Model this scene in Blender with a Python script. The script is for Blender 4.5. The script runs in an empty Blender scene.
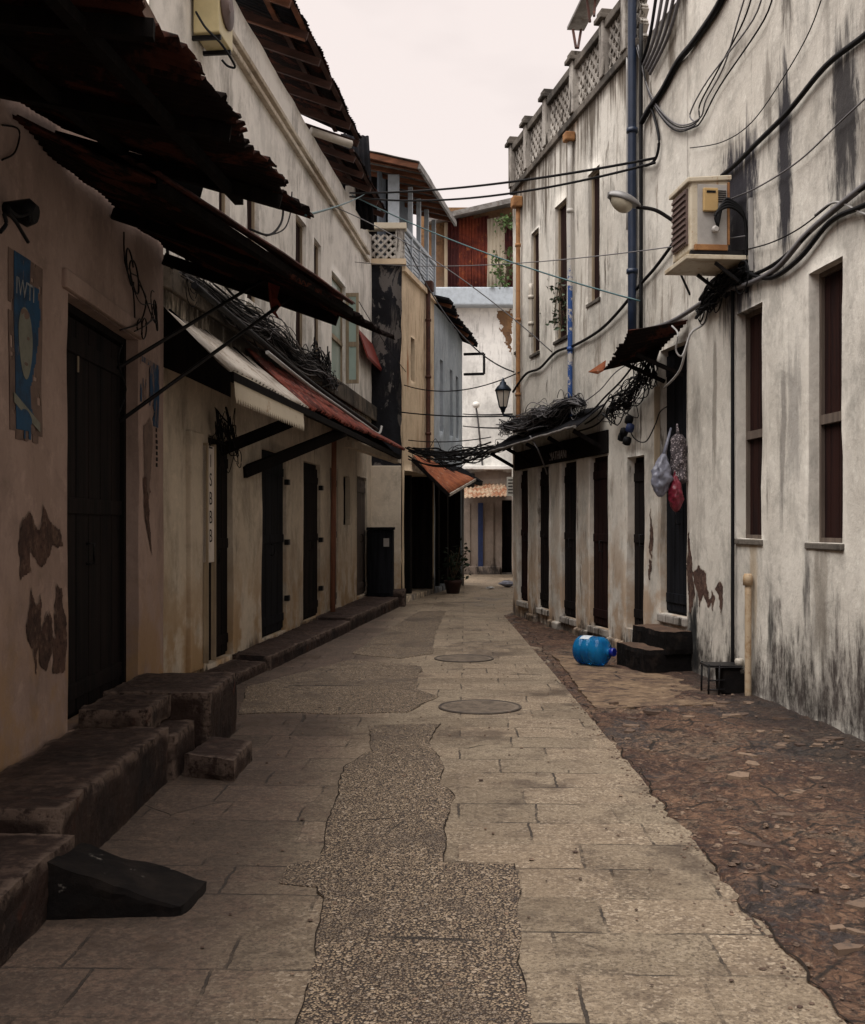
import bpy, math, random
from mathutils import Vector, noise as mnoise
random.seed(11)
S = bpy.context.scene
COL = S.collection
F, CX, HY, CH = 1100.0, 432.5, 525.0, 1.5      # focal length in px, principal column, horizon row, eye height

def U(px): return (px - CX) / F
def pt(px, py, Y): return Vector((U(px) * Y, Y, CH + (HY - py) / F * Y))
def gp(px, py, z=0.0):
    Y = F * (CH - z) / (py - HY)
    return Vector((U(px) * Y, Y, z))

# ---------------------------------------------------------------- tagging
def tag(o, label=None, cat=None, group=None, kind=None):
    if label: o['label'] = label
    if cat: o['category'] = cat
    if group: o['group'] = group
    if kind: o['kind'] = kind
    return o
def thing(name, label, cat, loc=(0, 0, 0), group=None):
    o = bpy.data.objects.new(name, None)
    COL.objects.link(o); o.location = loc; o.empty_display_size = .2
    return tag(o, label, cat, group)
def origin(o):
    v = Vector((0, 0, 0))
    while o is not None:
        v += o.location; o = o.parent
    return v

# ---------------------------------------------------------------- mesh builder (world coordinates)
class MB:
    def __init__(s): s.v = []; s.f = []; s.sm = []
    def add(s, vs, fs, smooth=False):
        b = len(s.v); s.v += [Vector(v) for v in vs]
        for f in fs: s.f.append([b + i for i in f]); s.sm.append(smooth)
        return s
    def quad(s, a, b, c, d): return s.add([a, b, c, d], [(0, 1, 2, 3)])
    def hexa(s, p):      # 8 points: bottom 4 ccw, top 4 ccw
        return s.add(p, [(3, 2, 1, 0), (4, 5, 6, 7), (0, 1, 5, 4), (1, 2, 6, 5), (2, 3, 7, 6), (3, 0, 4, 7)])
    def box(s, x0, x1, y0, y1, z0, z1, j=0.0):
        q = lambda: random.uniform(-j, j)
        p = [(x + q(), y + q(), z + (q() if z > z0 else 0)) for z in (z0, z1) for x, y in ((x0, y0), (x1, y0), (x1, y1), (x0, y1))]
        return s.hexa(p)
    def wbox(s, W, s0, s1, z0, z1, o0, o1, dz1=0.0):
        """box in a wall frame; s along, z up, o outward; the outer face drops by dz1"""
        p = [W(a, z - (dz1 if o == o1 else 0), o) for z in (z0, z1) for a, o in ((s0, o0), (s1, o0), (s1, o1), (s0, o1))]
        return s.hexa(p)
    def bar(s, a, b, w, h):
        a, b = Vector(a), Vector(b); d = (b - a).normalized()
        up = Vector((0, 0, 1)) if abs(d.z) < .95 else Vector((1, 0, 0))
        x = d.cross(up).normalized() * w / 2; y = x.cross(d).normalized() * h / 2
        return s.hexa([a - x - y, a + x - y, b + x - y, b - x - y, a - x + y, a + x + y, b + x + y, b - x + y])
    def tube(s, pts, r, n=6, cap=True):
        pts = [Vector(p) for p in pts]; m = len(pts); b = len(s.v)
        ref = Vector((0, 0, 1))
        for i, p in enumerate(pts):
            d = (pts[min(i + 1, m - 1)] - pts[max(i - 1, 0)])
            d = d.normalized() if d.length > 1e-9 else Vector((0, 0, 1))
            x = d.cross(ref)
            if x.length < .05: x = d.cross(Vector((1, 0, 0)))
            x.normalize(); y = x.cross(d).normalized()
            rr = r[i] if isinstance(r, (list, tuple)) else r
            for k in range(n):
                a = 2 * math.pi * k / n
                s.v.append(p + x * math.cos(a) * rr + y * math.sin(a) * rr)
        for i in range(m - 1):
            for k in range(n):
                k2 = (k + 1) % n
                s.f.append([b + i * n + k, b + i * n + k2, b + (i + 1) * n + k2, b + (i + 1) * n + k]); s.sm.append(True)
        if cap:
            s.f.append([b + k for k in range(n)][::-1]); s.sm.append(False)
            s.f.append([b + (m - 1) * n + k for k in range(n)]); s.sm.append(False)
        return s
    def lathe(s, c, axis, prof, n=20, up=None):
        """prof: list of (distance along axis, radius)"""
        c = Vector(c); d = Vector(axis).normalized()
        x = d.cross(Vector((0, 0, 1)) if abs(d.z) < .9 else Vector((1, 0, 0))).normalized(); y = d.cross(x)
        b = len(s.v)
        for t, r in prof:
            for k in range(n):
                a = 2 * math.pi * k / n
                s.v.append(c + d * t + (x * math.cos(a) + y * math.sin(a)) * r)
        for i in range(len(prof) - 1):
            for k in range(n):
                k2 = (k + 1) % n
                s.f.append([b + i * n + k, b + i * n + k2, b + (i + 1) * n + k2, b + (i + 1) * n + k]); s.sm.append(True)
        s.f.append([b + k for k in range(n)][::-1]); s.sm.append(False)
        s.f.append([b + (len(prof) - 1) * n + k for k in range(n)]); s.sm.append(False)
        return s
    def build(s, name, mat, parent=None, bevel=0.0, solid=0.0, sub=0):
        me = bpy.data.meshes.new(name)
        if parent is not None: base = origin(parent)
        else:
            xs = [v.x for v in s.v]; ys = [v.y for v in s.v]; zs = [v.z for v in s.v]
            base = Vector(((min(xs) + max(xs)) / 2, (min(ys) + max(ys)) / 2, min(zs)))
        me.from_pydata([tuple(v - base) for v in s.v], [], s.f)
        me.polygons.foreach_set('use_smooth', s.sm); me.update()
        o = bpy.data.objects.new(name, me); COL.objects.link(o)
        if parent is not None: o.parent = parent
        else: o.location = base
        me.materials.append(mat)
        if solid:
            m = o.modifiers.new('thick', 'SOLIDIFY'); m.thickness = solid; m.offset = 0
        if bevel:
            m = o.modifiers.new('bevel', 'BEVEL'); m.width = bevel; m.segments = 2; m.limit_method = 'ANGLE'; m.angle_limit = .6
        if sub:
            m = o.modifiers.new('sub', 'SUBSURF'); m.levels = m.render_levels = sub
        return o

def smooth_pts(pts, k=6):
    """Catmull-Rom through the points"""
    P = [Vector(p) for p in pts]
    if len(P) < 3: return P
    out = []
    for i in range(len(P) - 1):
        p0, p1, p2, p3 = P[max(i - 1, 0)], P[i], P[i + 1], P[min(i + 2, len(P) - 1)]
        for j in range(k):
            t = j / k
            out.append(.5 * ((2 * p1) + (p2 - p0) * t + (2 * p0 - 5 * p1 + 4 * p2 - p3) * t * t + (3 * p1 - p0 - 3 * p2 + p3) * t ** 3))
    out.append(P[-1]); return out
def sag(a, b, drop, n=14):
    a, b = Vector(a), Vector(b)
    return [a.lerp(b, i / n) - Vector((0, 0, 4 * drop * (i / n) * (1 - i / n))) for i in range(n + 1)]

def nz(p, sc, seed=0): return mnoise.noise(Vector(p) * sc + Vector((seed * 7.3, seed * 3.1, seed * 5.7)))

# ---------------------------------------------------------------- wall frame
class Wall:
    """a vertical plane through plan points A, B; outward = street side"""
    def __init__(s, A, B, toward):
        s.A = Vector((A[0], A[1], 0)); s.B = Vector((B[0], B[1], 0))
        s.u = (s.B - s.A).normalized(); s.L = (s.B - s.A).length
        n = Vector((s.u.y, -s.u.x, 0)); s.n = n if n.dot(Vector((toward[0], toward[1], 0))) > 0 else -n
    def __call__(s, a, z, o=0.0): return s.A + s.u * a + Vector((0, 0, z)) + s.n * o
    def sY(s, Y): return (Y - s.A.y) / s.u.y
    def hit(s, px, py, o=0.0):
        """where the sight line through a pixel meets the plane (for measuring): (s, z)"""
        d = Vector((U(px), 1, (HY - py) / F)); c = Vector((0, 0, CH))
        t = (s.A + s.n * o - c).dot(s.n) / d.dot(s.n); p = c + d * t
        return (p - s.A).dot(s.u), p.z
    def P(s, px, py, o=0.0):
        a, z = s.hit(px, py, o); return s(a, z, o)
    def S(s, px): return s.hit(px, 500)[0]

WOB = {}
def facade(W, z0, z1, openings, depth_back, step=.17, wob=.014, s0=0.0, s1=None, amp_scale=1.0, seed=1):
    """one-piece wall: wavy face with openings and their reveals, closed by its outer border run back by depth_back"""
    s1 = W.L if s1 is None else s1; WOB[id(W)] = (seed, wob)
    def lines(a, b, cuts):
        n = max(1, int((b - a) / step)); L = [a + (b - a) * i / n for i in range(n + 1)]
        cuts = sorted(set(round(c, 4) for c in cuts if a < c < b))
        L = [x for x in L if all(abs(x - c) > step * .35 for c in cuts) or x in (a, b)] + cuts
        return sorted(L)
    ss = lines(s0, s1, [c for o in openings for c in o[:2]]); zs = lines(z0, z1, [c for o in openings for c in o[2:4]])
    m = MB(); idx = {}
    for i, a in enumerate(ss):
        for j, z in enumerate(zs):
            p = W(a, z); e = nz(p, 1.1, seed) * wob + nz(p, 3.7, seed + 1) * wob * .45
            da = nz(p, 2.3, seed + 2) * wob * .8; dz = nz(p, 2.6, seed + 3) * wob * .8
            if i in (0, len(ss) - 1): e *= .3
            m.v.append(W(a + da, z + dz * (0 if j == 0 else 1), e)); idx[i, j] = len(m.v) - 1
    inside = lambda a, z: next((o for o in openings if o[0] < a < o[1] and o[2] < z < o[3]), None)
    cell = {}
    for i in range(len(ss) - 1):
        for j in range(len(zs) - 1):
            o = inside((ss[i] + ss[i + 1]) / 2, (zs[j] + zs[j + 1]) / 2); cell[i, j] = o
            if o is None:
                m.f.append([idx[i, j], idx[i + 1, j], idx[i + 1, j + 1], idx[i, j + 1]]); m.sm.append(True)
    back = {}
    def bk(i, j, d):
        k = (i, j, d)
        if k not in back: m.v.append(W(ss[i], zs[j], -d)); back[k] = len(m.v) - 1
        return back[k]
    for (i, j), o in cell.items():
        if o is None: continue
        d = o[4]
        for (di, dj, a, b) in ((-1, 0, (0, 0), (0, 1)), (1, 0, (1, 0), (1, 1)), (0, -1, (0, 0), (1, 0)), (0, 1, (0, 1), (1, 1))):
            if cell.get((i + di, j + dj), None) is None:
                A, B = (i + a[0], j + a[1]), (i + b[0], j + b[1])
                m.f.append([idx[A], idx[B], bk(*B, d), bk(*A, d)]); m.sm.append(False)
    ni, nj = len(ss) - 1, len(zs) - 1
    ring = [(i, 0) for i in range(ni)] + [(ni, j) for j in range(nj)] + [(i, nj) for i in range(ni, 0, -1)] + [(0, j) for j in range(nj, 0, -1)]
    D = depth_back
    for k in range(len(ring)):
        A, B = ring[k], ring[(k + 1) % len(ring)]
        m.f.append([idx[A], idx[B], bk(*B, D), bk(*A, D)]); m.sm.append(False)
    m.f.append([bk(*a, D) for a in ring]); m.sm.append(False)
    return m

def corrug(p00, p10, p11, p01, pitch=.076, amp=.012, nv=8, jag0=0.0, jag1=0.0, hole=0.0, warp=.02, seed=0, sag_=0.0):
    """corrugated sheet; u from p00 to p10 (across the ridges), v from p00 to p01 (along the ridges)"""
    p00, p10, p11, p01 = map(Vector, (p00, p10, p11, p01)); R = random.Random(seed)
    Lu = ((p10 - p00).length + (p11 - p01).length) / 2; nu = max(8, int(Lu / pitch * 6))
    nrm = (p10 - p00).cross(p01 - p00).normalized(); m = MB()
    j0 = j1 = 0; sheet = 0
    for i in range(nu + 1):
        u = i / nu
        if i % 10 == 0: sheet = R.uniform(-1, 1)
        if i % 3 == 0: j0 = R.uniform(0, jag0) * .5 + max(0, nz((u * Lu, seed, 0), 2.5)) * jag0; j1 = R.uniform(0, jag1) * .5 + max(0, nz((u * Lu, seed + 9, 0), 2.5)) * jag1
        for j in range(nv + 1):
            v = j / nv; vv = v * (1 - j0 - j1) + j0
            p = p00.lerp(p10, u).lerp(p01.lerp(p11, u), vv)
            e = math.sin(u * Lu / pitch * 2 * math.pi) * amp + nz(p, 1.3, seed) * warp + nz(p, 4, seed) * warp * .35
            m.v.append(p + nrm * e - Vector((0, 0, sag_ * 4 * u * (1 - u))))
    k = nv + 1
    for i in range(nu):
        for j in range(nv):
            c = m.v[i * k + j]
            if hole and nz(c, 5.5, seed + 4) > 1 - hole: continue
            m.f.append([i * k + j, (i + 1) * k + j, (i + 1) * k + j + 1, i * k + j + 1]); m.sm.append(True)
    return m

# ---------------------------------------------------------------- materials
class G:
    def __init__(s, name, rough=.85, metal=0.0, spec=.3):
        s.m = bpy.data.materials.new(name); s.m.use_nodes = True; s.nt = s.m.node_tree
        s.b = s.nt.nodes['Principled BSDF']
        s.b.inputs['Roughness'].default_value = rough; s.b.inputs['Metallic'].default_value = metal
        s.b.inputs['Specular IOR Level'].default_value = spec
        s.geo = None
    def n(s, t, **kw):
        nd = s.nt.nodes.new(t)
        for k, v in kw.items(): setattr(nd, k, v)
        return nd
    def put(s, sock, v):
        if isinstance(v, bpy.types.NodeSocket): s.nt.links.new(v, sock)
        elif isinstance(v, (tuple, list)) and len(v) == 3 and sock.type == 'RGBA': sock.default_value = (*v, 1)
        else: sock.default_value = v
    def pos(s):
        if s.geo is None: s.geo = s.n('ShaderNodeNewGeometry')
        return s.geo.outputs['Position']
    def map(s, scale=(1, 1, 1), rot=(0, 0, 0), loc=(0, 0, 0), vec=None):
        nd = s.n('ShaderNodeMapping'); s.put(nd.inputs['Vector'], vec or s.pos())
        nd.inputs['Scale'].default_value = scale; nd.inputs['Rotation'].default_value = rot; nd.inputs['Location'].default_value = loc
        return nd.outputs[0]
    def noise(s, sc=1.0, det=4, rough=.55, vec=None, dist=0.0):
        nd = s.n('ShaderNodeTexNoise'); s.put(nd.inputs['Vector'], vec or s.pos())
        nd.inputs['Scale'].default_value = sc; nd.inputs['Detail'].default_value = det; nd.inputs['Roughness'].default_value = rough; nd.inputs['Distortion'].default_value = dist
        return nd.outputs['Fac']
    def vor(s, sc=1.0, vec=None, feat='F1', out='Distance', rnd=1.0):
        nd = s.n('ShaderNodeTexVoronoi', feature=feat); s.put(nd.inputs['Vector'], vec or s.pos()); nd.inputs['Scale'].default_value = sc
        nd.inputs['Randomness'].default_value = rnd
        return nd.outputs[out]
    def ss(s, x, a, b, lo=0.0, hi=1.0):
        nd = s.n('ShaderNodeMapRange', interpolation_type='SMOOTHSTEP'); s.put(nd.inputs[0], x)
        for k, v in zip((1, 2, 3, 4), (a, b, lo, hi)): s.put(nd.inputs[k], v)
        return nd.outputs[0]
    def mth(s, op, a, b=0.0, clamp=False):
        nd = s.n('ShaderNodeMath', operation=op, use_clamp=clamp); s.put(nd.inputs[0], a); s.put(nd.inputs[1], b); return nd.outputs[0]
    def mul(s, a, b): return s.mth('MULTIPLY', a, b)
    def plus(s, a, b): return s.mth('ADD', a, b)
    def mix(s, f, a, b, mode='MIX'):
        nd = s.n('ShaderNodeMix', data_type='RGBA', blend_type=mode); s.put(nd.inputs[0], f); s.put(nd.inputs[6], a); s.put(nd.inputs[7], b); return nd.outputs[2]
    def xyz(s):
        nd = s.n('ShaderNodeSeparateXYZ'); s.put(nd.inputs[0], s.pos()); return nd.outputs
    def done(s, col, bump=None, bstr=.3, bdist=.02, rough=None):
        s.put(s.b.inputs['Base Color'], col)
        if bump is not None:
            nd = s.n('ShaderNodeBump'); s.put(nd.inputs['Height'], bump); nd.inputs['Strength'].default_value = bstr; nd.inputs['Distance'].default_value = bdist
            s.nt.links.new(nd.outputs[0], s.b.inputs['Normal'])
        if rough is not None: s.put(s.b.inputs['Roughness'], rough)
        return s.m

def plaster(name, c1, c2, streak=(.1, .085, .07), samt=.5, mold=.5, moldc=(.03, .026, .024), topz=None, topamt=.6, peel=None, peelamt=.66, stains=(), blotch=.4, splash=None, cover=.5, upper=None, grime=.25):
    g = G(name, .92, spec=.12); X, Y, Z = g.xyz()
    inv = lambda x: g.mth('SUBTRACT', 1.0, x)
    c = g.mix(g.ss(g.noise(.9, 5), .35, .65), c1, c2)
    c = g.mix(g.mul(g.ss(g.noise(2.6, 8, .68, dist=.6), .5, .66), blotch), c, tuple(x * .5 for x in c2))
    c = g.mix(g.mul(g.ss(g.noise(8, 7, .72), .52, .68), .4), c, tuple(min(.8, x * 1.25) for x in c1))
    c = g.mix(g.mul(g.ss(g.noise(13, 8, .75, loc_(g, 4)), .54, .66), blotch * .7), c, tuple(x * .6 for x in c2))
    if upper: c = g.mix(g.ss(g.plus(Z, g.mul(g.mth('SUBTRACT', g.noise(3, 6), .5), .3)), upper[0] - .04, upper[0] + .04), c, g.mix(g.ss(g.noise(1.4, 7, .68), .45, .62), upper[1], tuple(x * .8 for x in upper[1])))
    # rain streaks: long soft, then thin dark runs
    st = g.noise(1.0, 9, .74, g.map((3.6, 3.6, .52)), dist=.25)
    lo = g.noise(.8, 4, .6, g.map(loc=(2, 9, 4)))
    sm = g.mul(g.ss(st, .5, .63), g.ss(lo, .60 - cover * .22, .70 - cover * .22))
    c = g.mix(g.mul(sm, samt), c, streak)
    st2 = g.noise(1.0, 8, .72, g.map((11, 11, 1.3), loc=(3, 1, 5)), dist=.2)
    run = g.mul(g.ss(st2, .53, .62), g.ss(g.noise(1.2, 7, .7, g.map((1, 1, .5), loc=(9, 2, 4))), .62 - cover * .22, .70 - cover * .22))
    c = g.mix(g.mul(run, min(1, samt * 1.25)), c, tuple(x * .5 for x in streak))
    gr = g.mul(g.ss(g.noise(1.15, 10, .74, g.map((1, 1, .55), loc=(7, 3, 8)), dist=.3), .47, .60), g.ss(g.noise(4.5, 9, .76, g.map((1, 1, .6), loc=(2, 2, 2))), .38, .58, .25, 1.0))
    c = g.mix(g.mul(gr, grime), c, tuple(x * .22 for x in c2))
    if peel:
        pm = g.ss(g.noise(2.1, 9, .66, g.map((1, 1, .6), loc=(4, 7, 1)), dist=.8), peelamt, peelamt + .025)
        c = g.mix(pm, c, peel)
    if splash:
        c = g.mix(g.mul(g.ss(Z, splash[1], 0.1), g.ss(g.noise(2.2, 6, .65), .38, .6)), c, splash[0])
    # mould climbing from the ground
    mn = g.noise(1, 9, .76, g.map((3.4, 3.4, .9), loc=(1, 5, 0)), dist=.3)
    h = g.plus(g.ss(mn, .36, .66, 0, mold * 1.5), g.ss(g.noise(.8, 5, .6), .38, .62, -mold * .1, mold * .75))
    mm = g.ss(g.mth('SUBTRACT', h, Z), -mold * .55, mold * .65)
    mm = g.mul(mm, g.ss(g.noise(7, 9, .78, g.map((1, 1, .5))), .36, .56, .45, 1.0))
    c = g.mix(g.mul(mm, .96), c, g.mix(g.ss(g.noise(2, 5), .42, .6), moldc, tuple(x * 2.6 for x in moldc)))
    if topz is not None:
        tn = g.noise(1, 8, .7, g.map((4.6, 4.6, .22), loc=(8, 5, 0)))
        t = g.plus(g.ss(tn, .36, .66, 0, 1.5), g.ss(g.noise(.8, 4), .35, .65, 0, .5))
        tm = g.ss(g.plus(t, g.mth('SUBTRACT', Z, topz)), .25, 1.15)
        c = g.mix(g.mul(tm, topamt), c, (.06, .042, .027))
    fine = g.noise(5, 8, .75, g.map((1, 1.6, .45), loc=(6, 6, 6)))
    for (yc, hw, za, zb, amt, col) in stains:
        wob = g.mul(g.mth('SUBTRACT', fine, .5), hw * 2.2)
        d = g.mth('ABSOLUTE', g.plus(g.mth('SUBTRACT', Y, yc), wob))
        zz = g.plus(Z, g.mul(g.mth('SUBTRACT', st2, .5), 1.6))
        k = g.mul(inv(g.ss(d, hw * .45, hw)), g.mul(g.ss(zz, za - .1, za + .35), inv(g.ss(zz, zb - .1, zb + .3))))
        c = g.mix(g.mul(k, amt), c, col)
    bump = g.plus(g.mul(g.noise(14, 8, .7), .6), g.plus(g.mul(st, .35), g.mul(g.noise(3, 4), .6)))
    return g.done(c, bump, .42, .03)
def loc_(g, k): return g.map(loc=(k, k * 2, k * 3))

def rust(name, a, b, c3, met=.25, rough=.75, sc=3.0, amt=(.42, .6)):
    g = G(name, rough, met, spec=.05 if max(a) < .03 else .3)
    n1 = g.noise(sc, 8, .7, dist=.5); n2 = g.noise(sc * 4, 6, .7)
    c = g.mix(g.ss(n1, *amt), a, b); c = g.mix(g.ss(n2, .55, .75), c, c3)
    return g.done(c, g.noise(sc * 10, 5, .7), .25, .01)
def wood(name, a, b, rough=.8, vert=True):
    g = G(name, rough, spec=.08 if max(a) < .06 else .25); v = g.map((14, 14, .9) if vert else (3, 3, 14))
    n1 = g.noise(1, 7, .65, v); c = g.mix(g.ss(n1, .35, .68), a, b); c = g.mix(g.mul(g.ss(g.noise(2.2, 6), .5, .7), .5), c, tuple(x * .4 for x in a))
    return g.done(c, n1, .4, .012)
def flat(name, c, rough=.6, metal=0.0, var=.35, sc=8, spec=.4):
    if max(c) < .03: spec = .12
    g = G(name, rough, metal, spec)
    col = g.mix(g.mul(g.ss(g.noise(sc, 6, .65), .4, .7), var * 1.6), c, tuple(x * .45 for x in c))
    return g.done(col, g.noise(sc * 5, 4), .12, .006)

M = {}
M['wallA'] = plaster('peach_plaster', (.34, .25, .215), (.27, .195, .165), streak=(.10, .065, .045), samt=.3, mold=.18, moldc=(.06, .03, .018), blotch=.3, splash=((.30, .19, .10), 1.5), cover=.05)
M['wallB'] = plaster('cream_plaster', (.60, .52, .42), (.50, .43, .345), samt=.4, mold=.12, moldc=(.05, .035, .025), stains=((14.2, 7.0, 3.0, 3.7, .93, (.022, .018, .015)),), blotch=.25, splash=((.36, .24, .13), 1.6), cover=.32, grime=.4, upper=(3.5, (.80, .77, .72)))
M['mouldingpaint'] = plaster('dusty_moulding_plaster', (.60, .54, .45), (.44, .37, .29), samt=.5, mold=.05, blotch=.5)
M['ledge'] = plaster('mossy_plaster', (.16, .13, .10), (.05, .045, .04), streak=(.02, .018, .016), samt=.9, mold=.1, blotch=.8)
M['wallR'] = plaster('stained_grey_plaster', (.655, .62, .56), (.54, .505, .45), streak=(.17, .15, .13), samt=.42, mold=.46, moldc=(.018, .014, .013), cover=.32, grime=.42,
    stains=((9.66, .50, 3.2, 4.75, .96, (.018, .017, .026)), (8.72, .16, 3.5, 5.0, .96, (.02, .019, .026)), (8.66, .12, 5.3, 5.9, .85, (.06, .05, .042)), (7.70, .26, 3.7, 4.75, .92, (.02, .018, .022)), (9.05, .14, 4.5, 5.2, .6, (.09, .075, .06)),
            (10.05, .14, 3.2, 4.0, .75, (.04, .035, .03)), (7.2, .35, 3.5, 5.0, .55, (.08, .06, .05)), (10.9, .16, .02, .7, .95, (.012, .014, .016)), (9.0, .08, .35, .75, .9, (.02, .02, .02)),
            (8.55, .16, 1.7, 2.75, .5, (.15, .14, .135)), (8.75, .07, 1.5, 2.6, .6, (.10, .09, .085)), (10.3, .07, 1.9, 3.2, .6, (.12, .10, .08)), (8.05, .16, .5, 1.35, .5, (.11, .085, .06)), (9.35, .1, .6, 1.35, .5, (.33, .23, .12)), (8.3, .08, .7, 1.1, .8, (.05, .045, .045))), blotch=.42)
M['rimpaint'] = flat('flaking_pale_paint', (.42, .37, .31), .95, var=.4, sc=22)
M['rimpeach'] = flat('flaking_peach_paint', (.20, .145, .12), .95, var=.4, sc=22)
M['wallR2'] = plaster('weathered_shop_plaster', (.64, .61, .555), (.54, .505, .45), streak=(.16, .125, .095), samt=.7, mold=.2, moldc=(.025, .02, .017), topz=6.9, topamt=.85, blotch=.25, splash=((.40, .29, .20), 2.4), cover=.5, grime=.4)
M['parapet'] = plaster('parapet_plaster', (.46, .43, .39), (.27, .245, .22), samt=.9, mold=.05, blotch=.9, cover=1.2)
M['mould'] = plaster('mouldy_cornice', (.16, .14, .12), (.05, .045, .04), samt=.9, mold=.05, blotch=.8)
M['wallC'] = plaster('yellow_plaster', (.60, .48, .34), (.52, .41, .29), streak=(.22, .12, .06), samt=.5, mold=.3, blotch=.2, stains=((21.3, .12, 4.2, 4.7, .9, (.25, .08, .02)),))
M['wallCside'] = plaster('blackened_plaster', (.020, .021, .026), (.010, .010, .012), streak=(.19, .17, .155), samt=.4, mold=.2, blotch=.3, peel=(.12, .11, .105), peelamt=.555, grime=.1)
M['wallD'] = plaster('blue_plaster', (.40, .45, .50), (.34, .39, .44), streak=(.16, .17, .18), samt=.4, mold=.3, blotch=.25)
M['wallE'] = plaster('white_over_shaded_tan_plaster', (.30, .245, .205), (.22, .175, .145), streak=(.3, .27, .24), samt=.3, mold=.3, blotch=.2, upper=(3.15, (.80, .785, .75)), grime=.2)  # tan paint below, darkened further to carry the awning's shade
M['rustpale'] = rust('rust_streaked_pale_sheet', (.30, .23, .16), (.18, .07, .03), (.08, .03, .02), met=0, sc=3.5, amt=(.44, .56))
M['rustdeep'] = rust('deep_rusted_iron', (.085, .024, .018), (.028, .011, .010), (.13, .06, .045), met=0, sc=3)
M['pvcaged'] = rust('aged_cream_pipe', (.40, .31, .21), (.30, .20, .11), (.14, .06, .03), met=0, sc=5, amt=(.46, .62))
M['brick'] = plaster('bare_rubble_masonry', (.26, .15, .075), (.15, .085, .05), samt=.4, mold=.02, blotch=.8)
M['rustdark'] = rust('dark_rusted_iron', (.011, .008, .0075), (.055, .020, .014), (.004, .004, .004), met=0, rough=.95, sc=2.2, amt=(.5, .6))
M['rustred'] = rust('red_rusted_iron', (.19, .045, .030), (.075, .022, .018), (.30, .17, .13), sc=4.0, amt=(.46, .56))
M['rustwall'] = rust('brown_rusted_sheet', (.20, .042, .02), (.09, .018, .013), (.40, .13, .04), sc=1.1)
M['rustwine'] = rust('wine_rusted_sheet', (.075, .014, .012), (.045, .010, .010), (.16, .04, .02), sc=1.4)
M['rustorange'] = rust('orange_rusted_iron', (.30, .10, .045), (.17, .05, .025), (.38, .27, .19), sc=2.5)
M['zinc'] = rust('grey_roof_iron', (.22, .21, .20), (.12, .11, .10), (.10, .05, .03), met=.3, rough=.55)
M['zincdark'] = rust('black_roof_iron', (.012, .012, .014), (.007, .007, .008), (.028, .018, .014), met=0, rough=.9)
M['palesheet'] = rust('pale_painted_iron', (.52, .46, .36), (.44, .38, .29), (.25, .13, .06), met=0, sc=1.4, amt=(.45, .8))
M['whitesheet'] = rust('white_painted_iron', (.42, .38, .335), (.27, .23, .19), (.16, .11, .08), met=0, sc=3.5, amt=(.46, .62))
M['rafter'] = wood('brown_rafter_wood', (.19, .075, .04), (.09, .038, .02), vert=False)
M['door'] = wood('blackened_door_wood', (.014, .010, .0095), (.004, .004, .0045), .85)
M['doorblue'] = wood('dark_blue_grey_door', (.013, .014, .018), (.004, .0045, .006), .8)
M['doorred'] = wood('dark_red_door_wood', (.020, .0075, .0065), (.009, .0045, .0045), .85)
M['shutter'] = wood('dark_brown_shutter', (.026, .010, .008), (.012, .006, .006), .8)
M['shutred'] = wood('red_shutter_wood', (.20, .028, .018), (.11, .02, .016), .6)
M['greydoor'] = wood('grey_painted_door', (.10, .08, .07), (.065, .052, .046), .8)
M['framewood'] = wood('pale_frame_wood', (.36, .29, .20), (.22, .17, .12), .75)
M['darkrafter'] = wood('dark_rafter_wood', (.06, .026, .018), (.03, .014, .010), vert=False)
M['rampwood'] = wood('slate_dark_board', (.013, .012, .014), (.006, .006, .007), .85, vert=False)
M['dullframe'] = wood('weathered_frame_wood', (.13, .10, .08), (.07, .052, .043), .85)
M['polewood'] = wood('red_brown_pole_wood', (.27, .12, .075), (.16, .07, .045), .8)
M['black'] = flat('black_rubber', (.007, .007, .008), .6)
M['cablegrey'] = flat('grey_cable', (.11, .105, .11), .5, var=.2)
M['cablepale'] = flat('pale_cable', (.30, .29, .28), .5, var=.2)
M['teal'] = flat('teal_cord', (.035, .09, .10), .5, var=.2)
M['iron'] = flat('black_iron', (.02, .019, .02), .5, .4)
M['darkwood'] = wood('near_black_beam', (.009, .007, .0065), (.004, .0035, .0035), .95)
M['stone'] = None
M['navy'] = flat('navy_pipe', (.012, .022, .048), .4, var=.3)
M['pvc'] = flat('pvc_pipe', (.46, .42, .36), .45, var=.25)
M['rustpipe'] = rust('rusty_orange_pipe', (.30, .15, .06), (.20, .09, .035), (.12, .05, .025), met=0, sc=4)
M['brownpipe'] = rust('brown_pipe', (.07, .028, .02), (.04, .018, .014), (.14, .05, .03), met=0, sc=4)
M['accase'] = rust('cream_ac_casing', (.50, .44, .34), (.36, .29, .20), (.26, .12, .045), met=0, sc=4.5, amt=(.46, .64), rough=.5)
M['acyellow'] = flat('yellowed_plastic', (.52, .44, .24), .45, var=.2, sc=3)
M['acgrill'] = flat('brown_grill', (.12, .08, .07), .6)
M['acgrey'] = flat('grey_panel', (.34, .32, .30), .5, var=.2)
M['tanbox'] = flat('tan_plastic', (.42, .28, .12), .45, var=.15)
M['glassgreen'] = flat('greenish_frosted_pane', (.34, .44, .40), .18, var=.15, sc=2, spec=.6)
M['glassdark'] = flat('dark_pane', (.015, .016, .02), .12, spec=.6)
M['lampglass'] = flat('dusty_lamp_glass', (.42, .38, .30), .25, var=.25, sc=9)
M['lampmetal'] = flat('grey_lamp_metal', (.17, .165, .165), .45, .3)
M['lantern'] = flat('blue_black_iron', (.012, .018, .028), .4, .4)
M['lanternglass'] = flat('pale_lantern_pane', (.50, .46, .40), .2, var=.2, sc=10)
M['cloth'] = flat('rust_red_cloth', (.17, .032, .020), .9, var=.3)
M['bagblue'] = flat('grey_blue_plastic', (.17, .175, .22), .35, var=.5, sc=14)
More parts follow.
